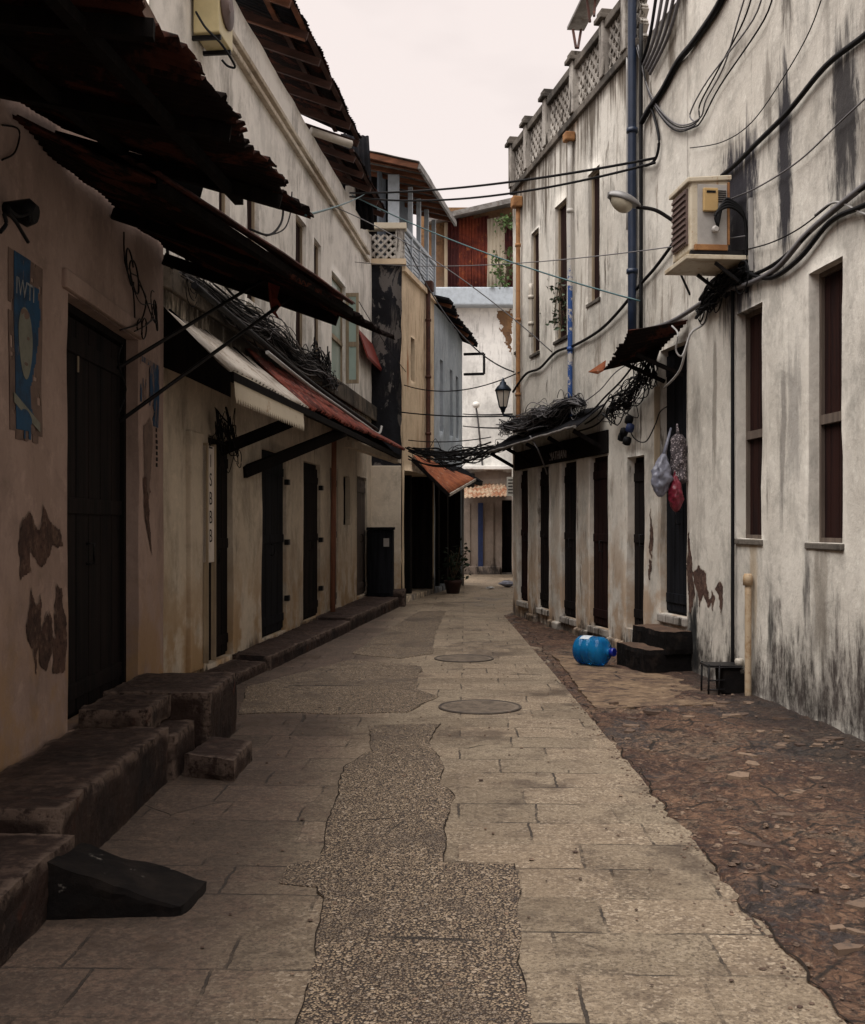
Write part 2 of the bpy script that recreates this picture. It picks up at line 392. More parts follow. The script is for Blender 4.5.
M['bagred'] = flat('pink_red_plastic', (.17, .016, .032), .35, var=.6, sc=16)
M['pink'] = flat('pink_paper', (.55, .27, .20), .8, var=.4, sc=30)
M['green'] = flat('leaf_green', (.075, .13, .035), .6, var=.5, sc=6)
M['darkgreen'] = flat('dull_leaf_green', (.045, .07, .035), .6, var=.5, sc=6)
M['shadegreen'] = flat('shade_darkened_leaf', (.018, .028, .016), .7, var=.5, sc=6)  # leaf colour darkened to carry the shop-front shade
M['twig'] = flat('twig_bark', (.10, .07, .045), .9)
M['terracotta'] = flat('shade_darkened_terracotta', (.035, .014, .011), .9)  # pot colour darkened, shop-front shade put into it
M['bluecol'] = flat('dark_blue_paint', (.015, .03, .10), .6)
M['bluewhite'] = flat('pale_blue_paint', (.42, .47, .52), .7, var=.25)
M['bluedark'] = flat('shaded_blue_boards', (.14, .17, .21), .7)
M['ink'] = flat('faded_ink', (.022, .018, .018), .9, var=.1)
M['whitepaint'] = flat('faded_white_paint', (.34, .33, .34), .8, var=.4, sc=20)
M['signwhite'] = flat('dirty_white_board', (.62, .56, .51), .7, var=.25, sc=5)
M['greyboard'] = flat('grey_sign_board', (.26, .25, .22), .7, var=.4, sc=14)
M['bulb'] = flat('white_bulb', (.7, .68, .64), .3, var=.1)

def m_patternbag():
    g = G('dotted_grey_cloth', .8)
    c = g.mix(g.ss(g.vor(46), .28, .42), (.30, .26, .27), (.06, .05, .055)); return g.done(c, g.noise(30), .2, .01)
M['bagdots'] = m_patternbag()
def m_stone():
    g = G('worn_dark_stone', .85, spec=.15); X, Y, Z = g.xyz()
    n1 = g.noise(2.2, 8, .65); c = g.mix(g.ss(n1, .35, .7), (.034, .020, .016), (.013, .010, .010))
    c = g.mix(g.ss(g.noise(9, 7, .7), .58, .72), c, (.085, .058, .046))
    c = g.mix(g.ss(g.noise(5, 5, .6, g.map(loc=(3, 3, 3))), .62, .7), c, (.055, .022, .015))
    nrm = g.n('ShaderNodeSeparateXYZ'); g.put(nrm.inputs[0], g.geo.outputs['Normal'])
    up = g.ss(nrm.outputs[2], .25, .75); sp = g.noise(16, 8, .76)
    dust = g.mix(g.ss(sp, .46, .58), (.034, .022, .019), (.080, .053, .042))
    c = g.mix(g.mul(up, g.ss(g.noise(2.4, 8, .7), .38, .58, .3, .95)), c, dust)
    c = g.mix(g.mul(g.ss(sp, .58, .64), .35), c, (.09, .064, .052))
    pt_ = g.ss(g.geo.outputs['Pointiness'], .515, .56); c = g.mix(g.mul(pt_, g.ss(sp, .4, .55)), c, (.13, .094, .076))
    return g.done(c, g.plus(g.noise(7, 9, .72), g.mul(sp, .5)), .85, .04, rough=g.ss(n1, .3, .7, .6, .9))
M['stone'] = m_stone()
def m_blackstone():
    g = G('tarred_step_stone', .9, spec=.08); n1 = g.noise(4, 8, .65)
    c = g.mix(g.ss(n1, .4, .7), (.007, .006, .006), (.018, .014, .012)); c = g.mix(g.ss(g.noise(9, 6, .7), .62, .68), c, (.10, .09, .08))
    return g.done(c, g.noise(12, 8, .7), .6, .02)
M['blackstone'] = m_blackstone()
def m_steptop():
    g = G('brown_step_stone', .9, spec=.08); n1 = g.noise(5, 8, .65); X, Y, Z = g.xyz()
    c = g.mix(g.ss(n1, .35, .7), (.11, .07, .05), (.06, .042, .033))
    nrm = g.n('ShaderNodeSeparateXYZ'); g.put(nrm.inputs[0], g.geo.outputs['Normal'])
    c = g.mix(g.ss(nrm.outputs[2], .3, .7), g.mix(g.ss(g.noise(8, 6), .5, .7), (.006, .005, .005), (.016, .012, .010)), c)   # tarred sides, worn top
    return g.done(c, g.noise(14, 8, .7), .6, .02)
M['steptop'] = m_steptop()
def m_paving():
    g = G('limestone_paving', .8, spec=.35); X, Y, Z = g.xyz()
    warp = g.n('ShaderNodeVectorMath', operation='ADD'); nn = g.n('ShaderNodeTexNoise'); g.put(nn.inputs['Vector'], g.pos()); nn.inputs['Scale'].default_value = 2.1; nn.inputs['Detail'].default_value = 8; nn.inputs['Roughness'].default_value = .62
    sc = g.n('ShaderNodeVectorMath', operation='SCALE'); g.put(sc.inputs[0], nn.outputs['Color']); sc.inputs['Scale'].default_value = .055
    g.put(warp.inputs[0], g.pos()); g.put(warp.inputs[1], sc.outputs[0])
    n2_ = g.n('ShaderNodeTexNoise'); g.put(n2_.inputs['Vector'], g.pos()); n2_.inputs['Scale'].default_value = 17; n2_.inputs['Detail'].default_value = 5
    s2_ = g.n('ShaderNodeVectorMath', operation='SCALE'); g.put(s2_.inputs[0], n2_.outputs['Color']); s2_.inputs['Scale'].default_value = .022
    w2_ = g.n('ShaderNodeVectorMath', operation='ADD'); g.put(w2_.inputs[0], warp.outputs[0]); g.put(w2_.inputs[1], s2_.outputs[0])
    br = g.n('ShaderNodeTexBrick'); g.put(br.inputs['Vector'], g.map((1, 1, 1), rot=(0, 0, .03), vec=w2_.outputs[0]))
    br.offset = .37; br.offset_frequency = 2; br.squash = .72; br.squash_frequency = 3
    for k, v in (('Scale', 1.0), ('Mortar Size', .007), ('Mortar Smooth', .3), ('Bias', 0.0), ('Brick Width', .56), ('Row Height', .37)): br.inputs[k].default_value = v
    br.inputs['Color1'].default_value = (0, 0, 0, 1); br.inputs['Color2'].default_value = (1, 1, 1, 1); br.inputs['Mortar'].default_value = (.5, .5, .5, 1)
    slab = br.outputs['Color']; mort = br.outputs['Fac']
    fine = g.noise(75, 6, .8); mid = g.noise(5, 9, .7); big = g.noise(.6, 5, .6); spk = g.noise(38, 6, .75)
    c = g.mix(g.ss(slab, 0, 1), (.41, .335, .24), (.245, .188, .13))
    c = g.mix(g.ss(big, .38, .62), c, (.25, .19, .13))
    c = g.mix(g.mul(g.ss(mid, .48, .64), .65), c, (.13, .092, .064))
    gv = g.n('ShaderNodeTexVoronoi'); g.put(gv.inputs['Vector'], g.pos()); gv.inputs['Scale'].default_value = 80; gb = g.n('ShaderNodeRGBToBW'); g.put(gb.inputs[0], gv.outputs['Color'])
    gz = g.ss(g.noise(3.3, 8, .72), .40, .58, .35, 1.0)
    c = g.mix(g.mul(g.ss(gb.outputs[0], .60, .85), g.mul(gz, .55)), c, (.56, .47, .36)); c = g.mix(g.mul(g.ss(gb.outputs[0], .38, .18), g.mul(gz, .6)), c, (.10, .072, .052))
    c = g.mix(g.mul(g.ss(spk, .53, .62), .28), c, (.50, .41, .31))
    c = g.mix(g.mul(g.ss(spk, .48, .40), .4), c, (.11, .078, .056))
    c = g.mix(g.mul(g.ss(fine, .485, .40), .75), c, (.075, .054, .04))
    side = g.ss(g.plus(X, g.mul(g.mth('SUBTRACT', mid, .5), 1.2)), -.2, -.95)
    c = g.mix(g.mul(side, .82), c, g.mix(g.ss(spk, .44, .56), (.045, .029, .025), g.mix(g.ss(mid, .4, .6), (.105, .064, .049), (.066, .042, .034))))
    wet = g.ss(g.noise(.8, 7, .66, g.map((1, .8, 1), loc=(2.4, 7.7, 0))), .55, .63)
    c = g.mix(g.mul(wet, .62), c, (.07, .048, .035))
    gate = g.noise(1.7, 7, .68, g.map(loc=(5, 1, 0)))
    c = g.mix(1.0, c, g.mix(g.ss(slab, .05, .95), (.60, .585, .57), (.92, .91, .90)), 'MULTIPLY')
    jm = g.mul(mort, g.ss(gate, .46, .57, .12, 1.0))
    c = g.mix(g.mul(jm, .9), c, (.024, .018, .015))
    ck = g.vor(1.6, g.map((1, 1, 1), vec=warp.outputs[0]), 'DISTANCE_TO_EDGE')
    crk = g.mul(g.ss(ck, .010, .003), g.ss(g.noise(1.1, 5, .6, g.map(loc=(8, 3, 0))), .60, .66))
    c = g.mix(g.mul(crk, .85), c, (.02, .015, .012))
    b = g.plus(g.mul(spk, .8), g.plus(g.mul(mid, .8), g.plus(g.mul(slab, .55), g.mul(g.plus(jm, crk), -1.5))))
    r = g.ss(g.plus(wet, g.mul(mid, .3)), .1, 1.0, .72, .40)
    return g.done(c, b, .7, .022, rough=r)
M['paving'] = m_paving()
def m_aggregate():
    g = G('pebbled_concrete', .75, spec=.4)
    nd = g.n('ShaderNodeTexVoronoi'); g.put(nd.inputs['Vector'], g.pos()); nd.inputs['Scale'].default_value = 105; nd.inputs['Randomness'].default_value = 1
    d = nd.outputs['Distance']; bw = g.n('ShaderNodeRGBToBW'); g.put(bw.inputs[0], nd.outputs['Color']); h = bw.outputs[0]
    c = g.mix(g.ss(h, .15, .85), (.14, .098, .066), (.47, .36, .245))
    n4 = g.n('ShaderNodeTexVoronoi'); g.put(n4.inputs['Vector'], g.map(loc=(3, 1, 0))); n4.inputs['Scale'].default_value = 46; b4 = g.n('ShaderNodeRGBToBW'); g.put(b4.inputs[0], n4.outputs['Color'])
    c = g.mix(g.ss(d, .38, .62), c, (.036, .026, .021))
    c = g.mix(g.mul(g.ss(n4.outputs['Distance'], .42, .34), g.ss(b4.outputs[0], .56, .60)), c, g.mix(g.ss(b4.outputs[0], .58, .8), (.13, .085, .06), (.46, .37, .28)))
    ac_ = g.vor(1.15, g.map(loc=(2, 5, 0)), 'DISTANCE_TO_EDGE'); c = g.mix(g.mul(g.ss(g.plus(ac_, g.mul(g.mth('SUBTRACT', g.noise(9, 5), .5), .03)), .012, .004), g.ss(g.noise(1.2, 5), .52, .58)), c, (.03, .022, .017))
    c = g.mix(1.0, c, (.84, .82, .80), 'MULTIPLY')
    dm = g.noise(.9, 9, .72, dist=.4); c = g.mix(g.mul(g.ss(dm, .49, .62), .6), c, (.075, .055, .042)); c = g.mix(g.mul(g.ss(g.noise(6, 8, .75), .52, .64), .3), c, (.07, .05, .036)); pass_ = None
    c = g.mix(g.ss(g.vor(9), .07, .045), c, (.42, .36, .29))
    return g.done(c, g.plus(g.mul(d, -1.0), g.mul(g.noise(30, 4), .5)), .75, .02, rough=g.ss(g.plus(h, g.mul(g.ss(dm, .47, .6), -.6)), -.4, .8, .35, .8))
M['aggregate'] = m_aggregate()
def m_dirt(name='rubble_earth'):
    g = G(name, .85, spec=.4); X, Y, Z = g.xyz()
    n1 = g.noise(1.5, 10, .72, dist=.5); n2 = g.noise(6.0, 10, .78); n3 = g.noise(30, 7, .78); pt1 = g.noise(.95, 10, .74, g.map(loc=(3, 9, 1)), dist=.5)
    c = g.mix(g.ss(n1, .40, .58), (.075, .032, .021), (.20, .112, .066))
    c = g.mix(g.mul(g.ss(pt1, .45, .40), .75), c, (.045, .020, .015)); c = g.mix(g.mul(g.ss(pt1, .52, .57), .85), c, g.mix(g.ss(n3, .42, .58), (.13, .095, .066), (.30, .225, .155)))
    c = g.mix(g.mul(g.ss(g.noise(1.3, 9, .72, g.map(loc=(1, 8, 2))), .54, .59), .8), c, (.052, .052, .058))
    # broken pieces: each cell of its own tone, dark gaps between
    vv = g.n('ShaderNodeTexVoronoi'); g.put(vv.inputs['Vector'], g.map((1, 1, 1))); vv.inputs['Scale'].default_value = 15; bw = g.n('ShaderNodeRGBToBW'); g.put(bw.inputs[0], vv.outputs['Color'])
    ve = g.vor(15, g.map((1, 1, 1)), 'DISTANCE_TO_EDGE')
    zone = g.ss(n2, .47, .53)
    chip = g.mix(g.ss(bw.outputs[0], .2, .8), (.055, .026, .019), (.26, .16, .10))
    c = g.mix(g.mul(zone, .55), c, chip)
    c = g.mix(g.mul(g.mul(zone, .7), g.ss(ve, .08, .02)), c, (.012, .008, .007))
    c = g.mix(g.mul(g.ss(n2, .47, .41), .9), c, (.016, .010, .008))
    c = g.mix(g.mul(g.ss(n3, .54, .60), .55), c, (.34, .23, .15)); c = g.mix(g.mul(g.ss(n3, .46, .40), .75), c, (.018, .011, .009))
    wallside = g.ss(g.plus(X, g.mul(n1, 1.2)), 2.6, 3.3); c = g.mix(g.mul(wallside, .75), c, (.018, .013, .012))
    cr = g.vor(2.2, g.map(), 'DISTANCE_TO_EDGE'); crk = g.mul(g.ss(cr, .03, .005), g.ss(n1, .44, .56)); c = g.mix(g.mul(crk, .9), c, (.012, .009, .008))
    c = g.mix(1.0, c, (.72, .66, .64), 'MULTIPLY')
    h = g.plus(g.mul(n2, 1.1), g.plus(g.mul(n1, .8), g.plus(g.mul(n3, .6), g.plus(g.mul(g.mul(zone, g.ss(ve, 0, .2)), .5), g.mul(crk, -.6)))))
    return g.done(c, h, .8, .03, rough=g.ss(n2, .42, .56, .45, .88))
M['dirt'] = m_dirt()
def m_apron():
    g = G('brown_stained_concrete', .8, spec=.3); v = g.map((1, 1.15, 1)); n1 = g.noise(2.2, 10, .74, v, dist=.5); n2 = g.noise(10, 9, .78, v)
    c = g.mix(g.ss(n1, .38, .62), (.20, .135, .082), (.10, .062, .042)); c = g.mix(g.mul(g.ss(n2, .5, .6), .75), c, (.05, .033, .025)); c = g.mix(g.mul(g.ss(n2, .46, .38), .6), c, (.29, .21, .14))
    cr = g.vor(1.7, g.map((1, 1.3, 1)), 'DISTANCE_TO_EDGE'); c = g.mix(g.mul(g.ss(cr, .03, .005), g.ss(n1, .46, .56)), c, (.016, .012, .011))
    return g.done(c, g.plus(n1, g.mul(n2, .8)), .8, .03)
M['apron'] = m_apron()
def m_pebble():
    g = G('pebble_stone', .75); inf = g.n('ShaderNodeNewGeometry')
    r = inf.outputs['Random Per Island']
    c = g.mix(r, (.055, .034, .026), (.19, .13, .09)); c = g.mix(g.ss(g.noise(30, 4), .5, .7), c, (.07, .05, .04)); return g.done(c, g.noise(60), .3, .005)
M['pebble'] = m_pebble()
M['gap'] = flat('dirt_filled_joint', (.020, .015, .012), .95, var=.4, sc=20)
M['manhole'] = rust('cast_iron_cover', (.055, .045, .04), (.085, .068, .055), (.03, .025, .022), sc=8)

def m_bottle():
    g = G('blue_bottle_plastic', .12, spec=.6)
    g.b.inputs['Transmission Weight'].default_value = .55; g.b.inputs['IOR'].default_value = 1.2
    return g.done(g.mix(g.ss(g.noise(5, 4), .4, .7), (.015, .22, .50), (.010, .12, .34)), g.noise(14, 3), .12, .01)
M['bottle'] = m_bottle()
M['lid'] = rust('filled_cover', (.15, .118, .09), (.09, .07, .055), (.22, .175, .13), met=.1, sc=9)
M['bottlecap'] = flat('deep_blue_cap', (.006, .015, .20), .35, var=.1)
def m_bluepaintpipe():
    g = G('peeling_blue_pipe', .6); X, Y, Z = g.xyz()
    n = g.plus(g.noise(6, 8, .75), g.mul(g.ss(Z, 4.4, 5.7), .28))
    return g.done(g.mix(g.ss(n, .52, .57), (.02, .065, .22), (.42, .40, .37)), g.noise(20), .2, .01)
M['bluepipe'] = m_bluepaintpipe()
def m_poster(name, yc, zc, torn):
    g = G(name, .75); X, Y, Z = g.xyz()
    c = g.mix(g.ss(g.noise(7, 6, .7), .42, .6), (.006, .046, .105), (.006, .024, .055))
    c = g.mix(g.ss(g.noise(4, 8, .7, g.map((1, 3, .8))), torn, torn + .05), c, (.17, .11, .085))
    return g.done(c, g.noise(30), .15, .005)
M['poster'] = m_poster('blue_poster_paper', 0, 0, .60)
M['poster2'] = m_poster('torn_blue_poster_paper', 0, 0, .5)
M['posterink'] = flat('faded_poster_lettering', (.20, .21, .22), .85, var=.5, sc=25)
M['posterface'] = flat('faded_poster_print', (.15, .15, .12), .8, var=.3, sc=12)
M['posteraged'] = flat('brown_paper_residue', (.13, .085, .068), .9, var=.4, sc=9)
def m_peel():
    g = G('bare_brown_render', .95, spec=.1); n1 = g.noise(16, 9, .78); n2 = g.noise(5, 8, .72)
    c = g.mix(g.ss(n2, .42, .58), (.095, .056, .045), (.06, .038, .032)); c = g.mix(g.mul(g.ss(n1, .52, .60), .7), c, (.16, .105, .078)); c = g.mix(g.mul(g.ss(n1, .46, .38), .8), c, (.030, .020, .018))
    return g.done(c, g.plus(n1, n2), .9, .02)
M['patchbrown'] = m_peel()

def text_mesh(txt, size, W, a, z, o, mat, parent, name='lettering', vertical=False, along=1, ext=.002):
    cu = bpy.data.curves.new('txt', 'FONT'); cu.body = '\n'.join(txt) if vertical else txt
    cu.size = size; cu.extrude = ext; cu.align_x = 'CENTER'; cu.align_y = 'CENTER'
    if vertical: cu.space_line = 1.0
    t = bpy.data.objects.new('txt', cu); COL.objects.link(t); bpy.context.view_layer.update()
    me = bpy.data.meshes.new_from_object(t.evaluated_get(bpy.context.evaluated_depsgraph_get()))
    bpy.data.objects.remove(t)
    m = MB()
    for v in me.vertices: m.v.append(W(a + along * v.co.x, z + v.co.y, o + v.co.z))
    for p in me.polygons: m.f.append(list(p.vertices)); m.sm.append(False)
    bpy.data.meshes.remove(me)
    if globals().get('WA') is W: drape(W, m)
    return m.build(name, mat, parent)

# ================================================================ SETTING
m = MB()
m.quad((-150, -150, -.02), (150, -150, -.02), (150, 250, -.02), (-150, 250, -.02))
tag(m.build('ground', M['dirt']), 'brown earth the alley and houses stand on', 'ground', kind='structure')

def sheet(outline, z, name, mat, label, cat, rag=.02, seed=0, thick=.03, jit=True):
    """flat irregular sheet with a ragged, visible edge"""
    P = []
    for i in range(len(outline)):
        a, b = Vector((*outline[i], 0)), Vector((*outline[(i + 1) % len(outline)], 0)); n = max(1, int((b - a).length / .06))
        nn = Vector(((b - a).y, -(b - a).x, 0)).normalized() if (b - a).length > 0 else Vector((0, 0, 0))
        for k in range(n):
            p = a.lerp(b, k / n); P.append(p + nn * (nz(p, 3, seed) * rag * 1.6 + nz(p, 11, seed + 1) * rag))
    mm = MB(); n = len(P)
    mm.v = [Vector((p.x, p.y, z)) for p in P] + [Vector((p.x, p.y, z - thick)) for p in P]
    mm.f.append(list(range(n))); mm.sm.append(False)
    for k in range(n): mm.f.append([k, n + k, n + (k + 1) % n, (k + 1) % n]); mm.sm.append(False)
    o = mm.build(name, mat); tag(o, label, cat, kind='structure'); return P
pav = [(-2.2, 1.2), (1.22, 1.2), (1.23, 4), (1.24, 8.7), (1.3, 12.5), (1.36, 17.0), (2.2, 19), (3.4, 26), (3.6, 34.3), (-.2, 34.3), (.3, 27.5), (-.75, 20.6), (-1.9, 10.6), (-1.75, 8.8)]
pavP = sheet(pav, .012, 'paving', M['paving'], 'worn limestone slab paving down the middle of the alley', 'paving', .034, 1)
agg1 = [(-.40, 1.2)] + [tuple(gp(*q)[:2]) for q in ((300, 1024), (318, 960), (325, 902), (318, 890), (278, 887), (288, 868), (322, 862), (335, 800), (345, 770), (372, 752), (368, 728), (400, 727), (440, 726), (430, 745), (445, 770), (440, 785), (455, 800), (447, 825), (443, 866), (515, 868), (517, 900), (520, 930), (518, 960), (525, 1000), (530, 1024))] + [(.29, 1.2)]
aggP = sheet(agg1, .017, 'concrete_strip', M['aggregate'], 'pebbly concrete strip patched into the paving in the foreground', 'paving', .014, 5, .01)
agg2 = [tuple(gp(*q)[:2]) for q in ((238, 716), (300, 714), (330, 716), (408, 714), (438, 698), (415, 690), (420, 668), (352, 661), (300, 674), (250, 688))]
agg2P = sheet(agg2, .017, 'concrete_patch', M['aggregate'], 'pebbly concrete patch across the left of the paving beyond the strip', 'paving', .02, 8, .01)
agg3 = [tuple(gp(*q)[:2]) for q in ((352, 655), (400, 660), (432, 655), (436, 632), (446, 612), (420, 612), (384, 632))]
sheet(agg3, .017, 'concrete_panel', M['aggregate'], 'narrow pebbly concrete panel further up the alley', 'paving', .02, 9, .01)

aprP = sheet([(1.30, 8.75), (1.9, 8.95), (2.58, 9.0), (2.52, 9.8), (2.40, 10.6), (1.78, 11.4), (1.72, 12.2), (1.36, 12.4)], .036, 'concrete_apron', M['apron'], 'brown stained concrete slab between paving and doorsteps', 'paving', .02, 15, .05)
# dirt-filled gaps along the edges of the sheets
def joint(pts, w, seed, thr=-.25):
    mm = MB()
    for i in range(len(pts) - 1):
        a, b = Vector((pts[i].x, pts[i].y, 0)), Vector((pts[i + 1].x, pts[i + 1].y, 0)); d = b - a
        if d.length > .3 or d.length < 1e-5: continue
        if nz(a, 2.2, seed) < thr: continue
        nn = Vector((d.y, -d.x, 0)).normalized(); wa = w * (.35 + .9 * abs(nz(a, 7, seed))); wb = w * (.35 + .9 * abs(nz(b, 7, seed)))
        z = Vector((0, 0, .0215)); mm.quad(a - nn * wa + z, b - nn * wb + z, b + nn * wb + z, a + nn * wa + z)
    return mm
jm = MB()
for q, w, sd, th in ((aggP, .0045, 3, -.02), (agg2P, .005, 4, .1)):
    k = joint([p for p in q if p.y > 1.4], w, sd, th); jm.add(k.v, k.f)
k = joint([p for p in pavP if p.x > .9 and p.y < 18], .0065, 6, -.1); jm.add(k.v, k.f)
tag(jm.build('paving_joint', M['gap']), 'dirt filled cracks along the paving edges', 'cracks', kind='structure')

# rubble verge along the right-hand house
def rightX(Y): return 3.593 - .0924 * Y if Y < 11.07 else 4.607 - .184 * Y
def vergeZ(x, Y):
    x1 = rightX(Y) + .05; t = max(0, min(1, (x - 1.17) / (x1 - 1.17))); p = (x, Y * .8, 0)
    z = .004 + (nz(p, 2.1, 2) * .026 + nz(p, 6.5, 3) * .020 + abs(nz(p, 11, 5)) * .018 + nz(p, 19, 4) * .012) * min(1, t * 9 + .25) * (1 if Y < 9 else .45) + .035 * t * t + .01
    return -.004 if t < .03 else z
mm = MB(); NYv = 300; NXv = 90
for j in range(NYv + 1):
    Y = 1.6 + (j / NYv) ** 1.35 * 16.6
    x0 = 1.17; x1 = rightX(Y) + .05
    for i in range(NXv + 1):
        x = x0 + (x1 - x0) * i / NXv; z = vergeZ(x, Y)
        mm.v.append(Vector((x, Y, z)))
for j in range(NYv):
    for i in range(NXv):
        a = j * (NXv + 1) + i; mm.f.append([a, a + 1, a + NXv + 2, a + NXv + 1]); mm.sm.append(True)
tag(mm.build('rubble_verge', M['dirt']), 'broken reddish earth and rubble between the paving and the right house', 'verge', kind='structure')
R = random.Random(5); mm = MB()
def pebble(mm, c, r):
    ph = R.uniform(0, 6.3); vs = []
    sx, sy, sz = r * R.uniform(.7, 1.4), r * R.uniform(.7, 1.4), r * R.uniform(.35, .7)
    ring = 6
    for lv, (rr, zz) in enumerate(((.75, -.3), (1, .15), (.62, .8))):
        for k in range(ring):
            a = ph + 2 * math.pi * k / ring + lv * .3; q = R.uniform(.8, 1.15); vs.append((c[0] + math.cos(a) * sx * rr * q, c[1] + math.sin(a) * sy * rr * q, c[2] + sz * zz))
    fs = [[l * ring + k, l * ring + (k + 1) % ring, (l + 1) * ring + (k + 1) % ring, (l + 1) * ring + k] for l in range(2) for k in range(ring)] + [[2 * ring + k for k in range(ring)]]
    mm.add(vs, fs)
for _ in range(2600):
    Y = 2.6 + R.random() ** 1.6 * 7.2; t = R.random(); x = 1.27 + t * (rightX(Y) - 1.37)
    dn = nz((x, Y * .8, 0), 1.1, 8) + .5 * nz((x, Y, 0), 3.2, 9)
    if dn < .02 and R.random() < .85: continue
    pebble(mm, (x, Y, vergeZ(x, Y) + .001), R.choice((.005, .006, .007, .008, .009, .010, .012, .014, .02)))
for _ in range(120):      # broken flat pieces of old concrete
    Y = 2.9 + R.random() ** 1.3 * 6.2; t = R.random(); x = 1.34 + t * (rightX(Y) - 1.5); z = vergeZ(x, Y); n = R.choice((4, 5, 5, 6)); rr = R.choice((.02, .028, .036, .046, .06)); ph = R.uniform(0, 6.28); h_ = R.uniform(.008, .022); tx, ty = R.uniform(-.12, .12), R.uniform(-.12, .12)
    a_ = [(ph + 2 * math.pi * k / n + R.uniform(-.35, .35), rr * R.uniform(.65, 1.3)) for k in range(n)]
    P_ = [(math.cos(a) * q * 1.25, math.sin(a) * q) for a, q in a_]
    mm.add([(x + p * 1.06, Y + q * 1.06, z - .012 + p * tx + q * ty) for p, q in P_] + [(x + p, Y + q, z + h_ * .6 + p * tx + q * ty) for p, q in P_], [list(range(n, 2 * n))] + [[k, (k + 1) % n, n + (k + 1) % n, n + k] for k in range(n)])
for _ in range(420):      # grit spilling over the paving edge
    Y = 2.6 + R.random() ** 1.4 * 7; pebble(mm, (1.24 + R.gauss(-.02, .06), Y, .014), R.choice((.004, .005, .006, .008, .011)))
for _ in range(160):
    Y = 3 + R.random() * 9; pebble(mm, (R.uniform(-1.2, 1.3), Y, .018), R.choice((.006, .008, .011)))
tag(mm.build('rubble', M['pebble']), 'loose stones and broken bits scattered over the earth verge', 'rubble', kind='stuff')

def manhole(px, py, r, label):
    c = gp(px, py); root = thing('manhole_cover', label, 'manhole cover', (c.x, c.y, .012), 'manhole covers in the paving')
    m = MB(); m.lathe((c.x, c.y, .008), (0, 0, 1), [(0, r), (.014, r), (.018, r * .985), (.018, r * .955), (.012, r * .95)], 40); m.build('rim', M['manhole'], root)
    m = MB(); m.lathe((c.x, c.y, .008), (0, 0, 1), [(0, r * .935), (.011, r * .935), (.013, r * .92)], 40)
    for i in range(-5, 6):
        w = math.sqrt(max(.01, .7 - (i * .15) ** 2)) * r
        m.box(c.x - w, c.x + w, c.y + i * r * .15 - .008, c.y + i * r * .15 + .008, .019, .0225)
    m.build('lid', M['lid'], root)
manhole(480, 709, .34, 'round iron manhole cover, the nearer one, in the middle of the paving')
manhole(464, 660, .33, 'round iron manhole cover, the further and smaller looking one up the alley')

# ================================================================ HOUSE ON THE RIGHT
Rn = Wall((3.593 + .0924 * 8, -8), (2.57, 11.07), (-1, 0))
Rf = Wall((2.57, 11.07), (1.31, 17.93), (-1, 0))
HR = thing('house', 'long stained pale house on the right with lattice parapet and dark shop doors', 'house', (3.2, 12, 0))
def opn(W, px0, px1, z0, z1, d):
    a, b = sorted((W.S(px0), W.S(px1))); return (a, b, z0, z1, d)
oN = [opn(Rn, 737, 762, 1.38, 3.36, .12), opn(Rn, 809, 842, 1.37, 3.39, .12)]
facade(Rn, -.05, 9.3, oN, 5.0, seed=2).build('wall', M['wallR'], HR)
doorS = (.03, .72)
oF = [(doorS[0], doorS[1], .56, 3.36, .09), opn(Rf, 627, 644, .31, 2.28, .11)]
shop = [opn(Rf, 590, 608, .22, 2.36, .07), opn(Rf, 562, 576, .24, 2.36, .06), opn(Rf, 538, 549, .27, 2.36, .06), opn(Rf, 518.5, 528, .3, 2.36, .07)]
upw = [opn(Rf, 588, 600, 4.34, 6.0, .09), opn(Rf, 555, 566.5, 4.1, 6.0, .09), opn(Rf, 531, 539, 4.1, 5.95, .08), opn(Rf, 515.5, 519, 4.3, 5.9, .14)]
facade(Rf, -.05, 6.9, oF + shop + upw, 5.0, seed=4).build('wall', M['wallR2'], HR)
# return wall round the far corner is the closed end of the wall mesh
def door_leaf(W, o, mat, parent, planks=4, name='door', handle=True, frame=None, split=True):
    a, b, z0, z1, d = o; m = MB(); w = (b - a)
    m.wbox(W, a - .02, b + .02, z0 - .02, z1 + .02, -d - .06, -d + .0)
    n = planks
    for k in range(n):
        x0 = a + w * k / n + .006; x1 = a + w * (k + 1) / n - .006
        m.wbox(W, x0, x1, z0 + .03, z1 - .06, -d - .01, -d + .022)
    for zz in (z0 + .12, z0 + (z1 - z0) * .5, z1 - .28):
        m.wbox(W, a + .02, b - .02, zz, zz + .1, -d - .01, -d + .036)
    D = m.build(name, mat, parent, bevel=.004)
    if handle:
        h = MB(); c = a + w * .47; h.tube([W(c, z0 + .95, -d + .02), W(c, z0 + .95, -d + .07), W(c, z0 + 1.08, -d + .07), W(c, z0 + 1.08, -d + .02)], .009); h.build('handle', M['iron'], D)
    if frame:
        f = MB(); t = .05
        for q in ((a, a + t, z0, z1), (b - t, b, z0, z1), (a, b, z1 - t, z1)): f.wbox(W, q[0], q[1], q[2], q[3], -d, -d + .055)
        f.build('frame', frame, D)
    return D
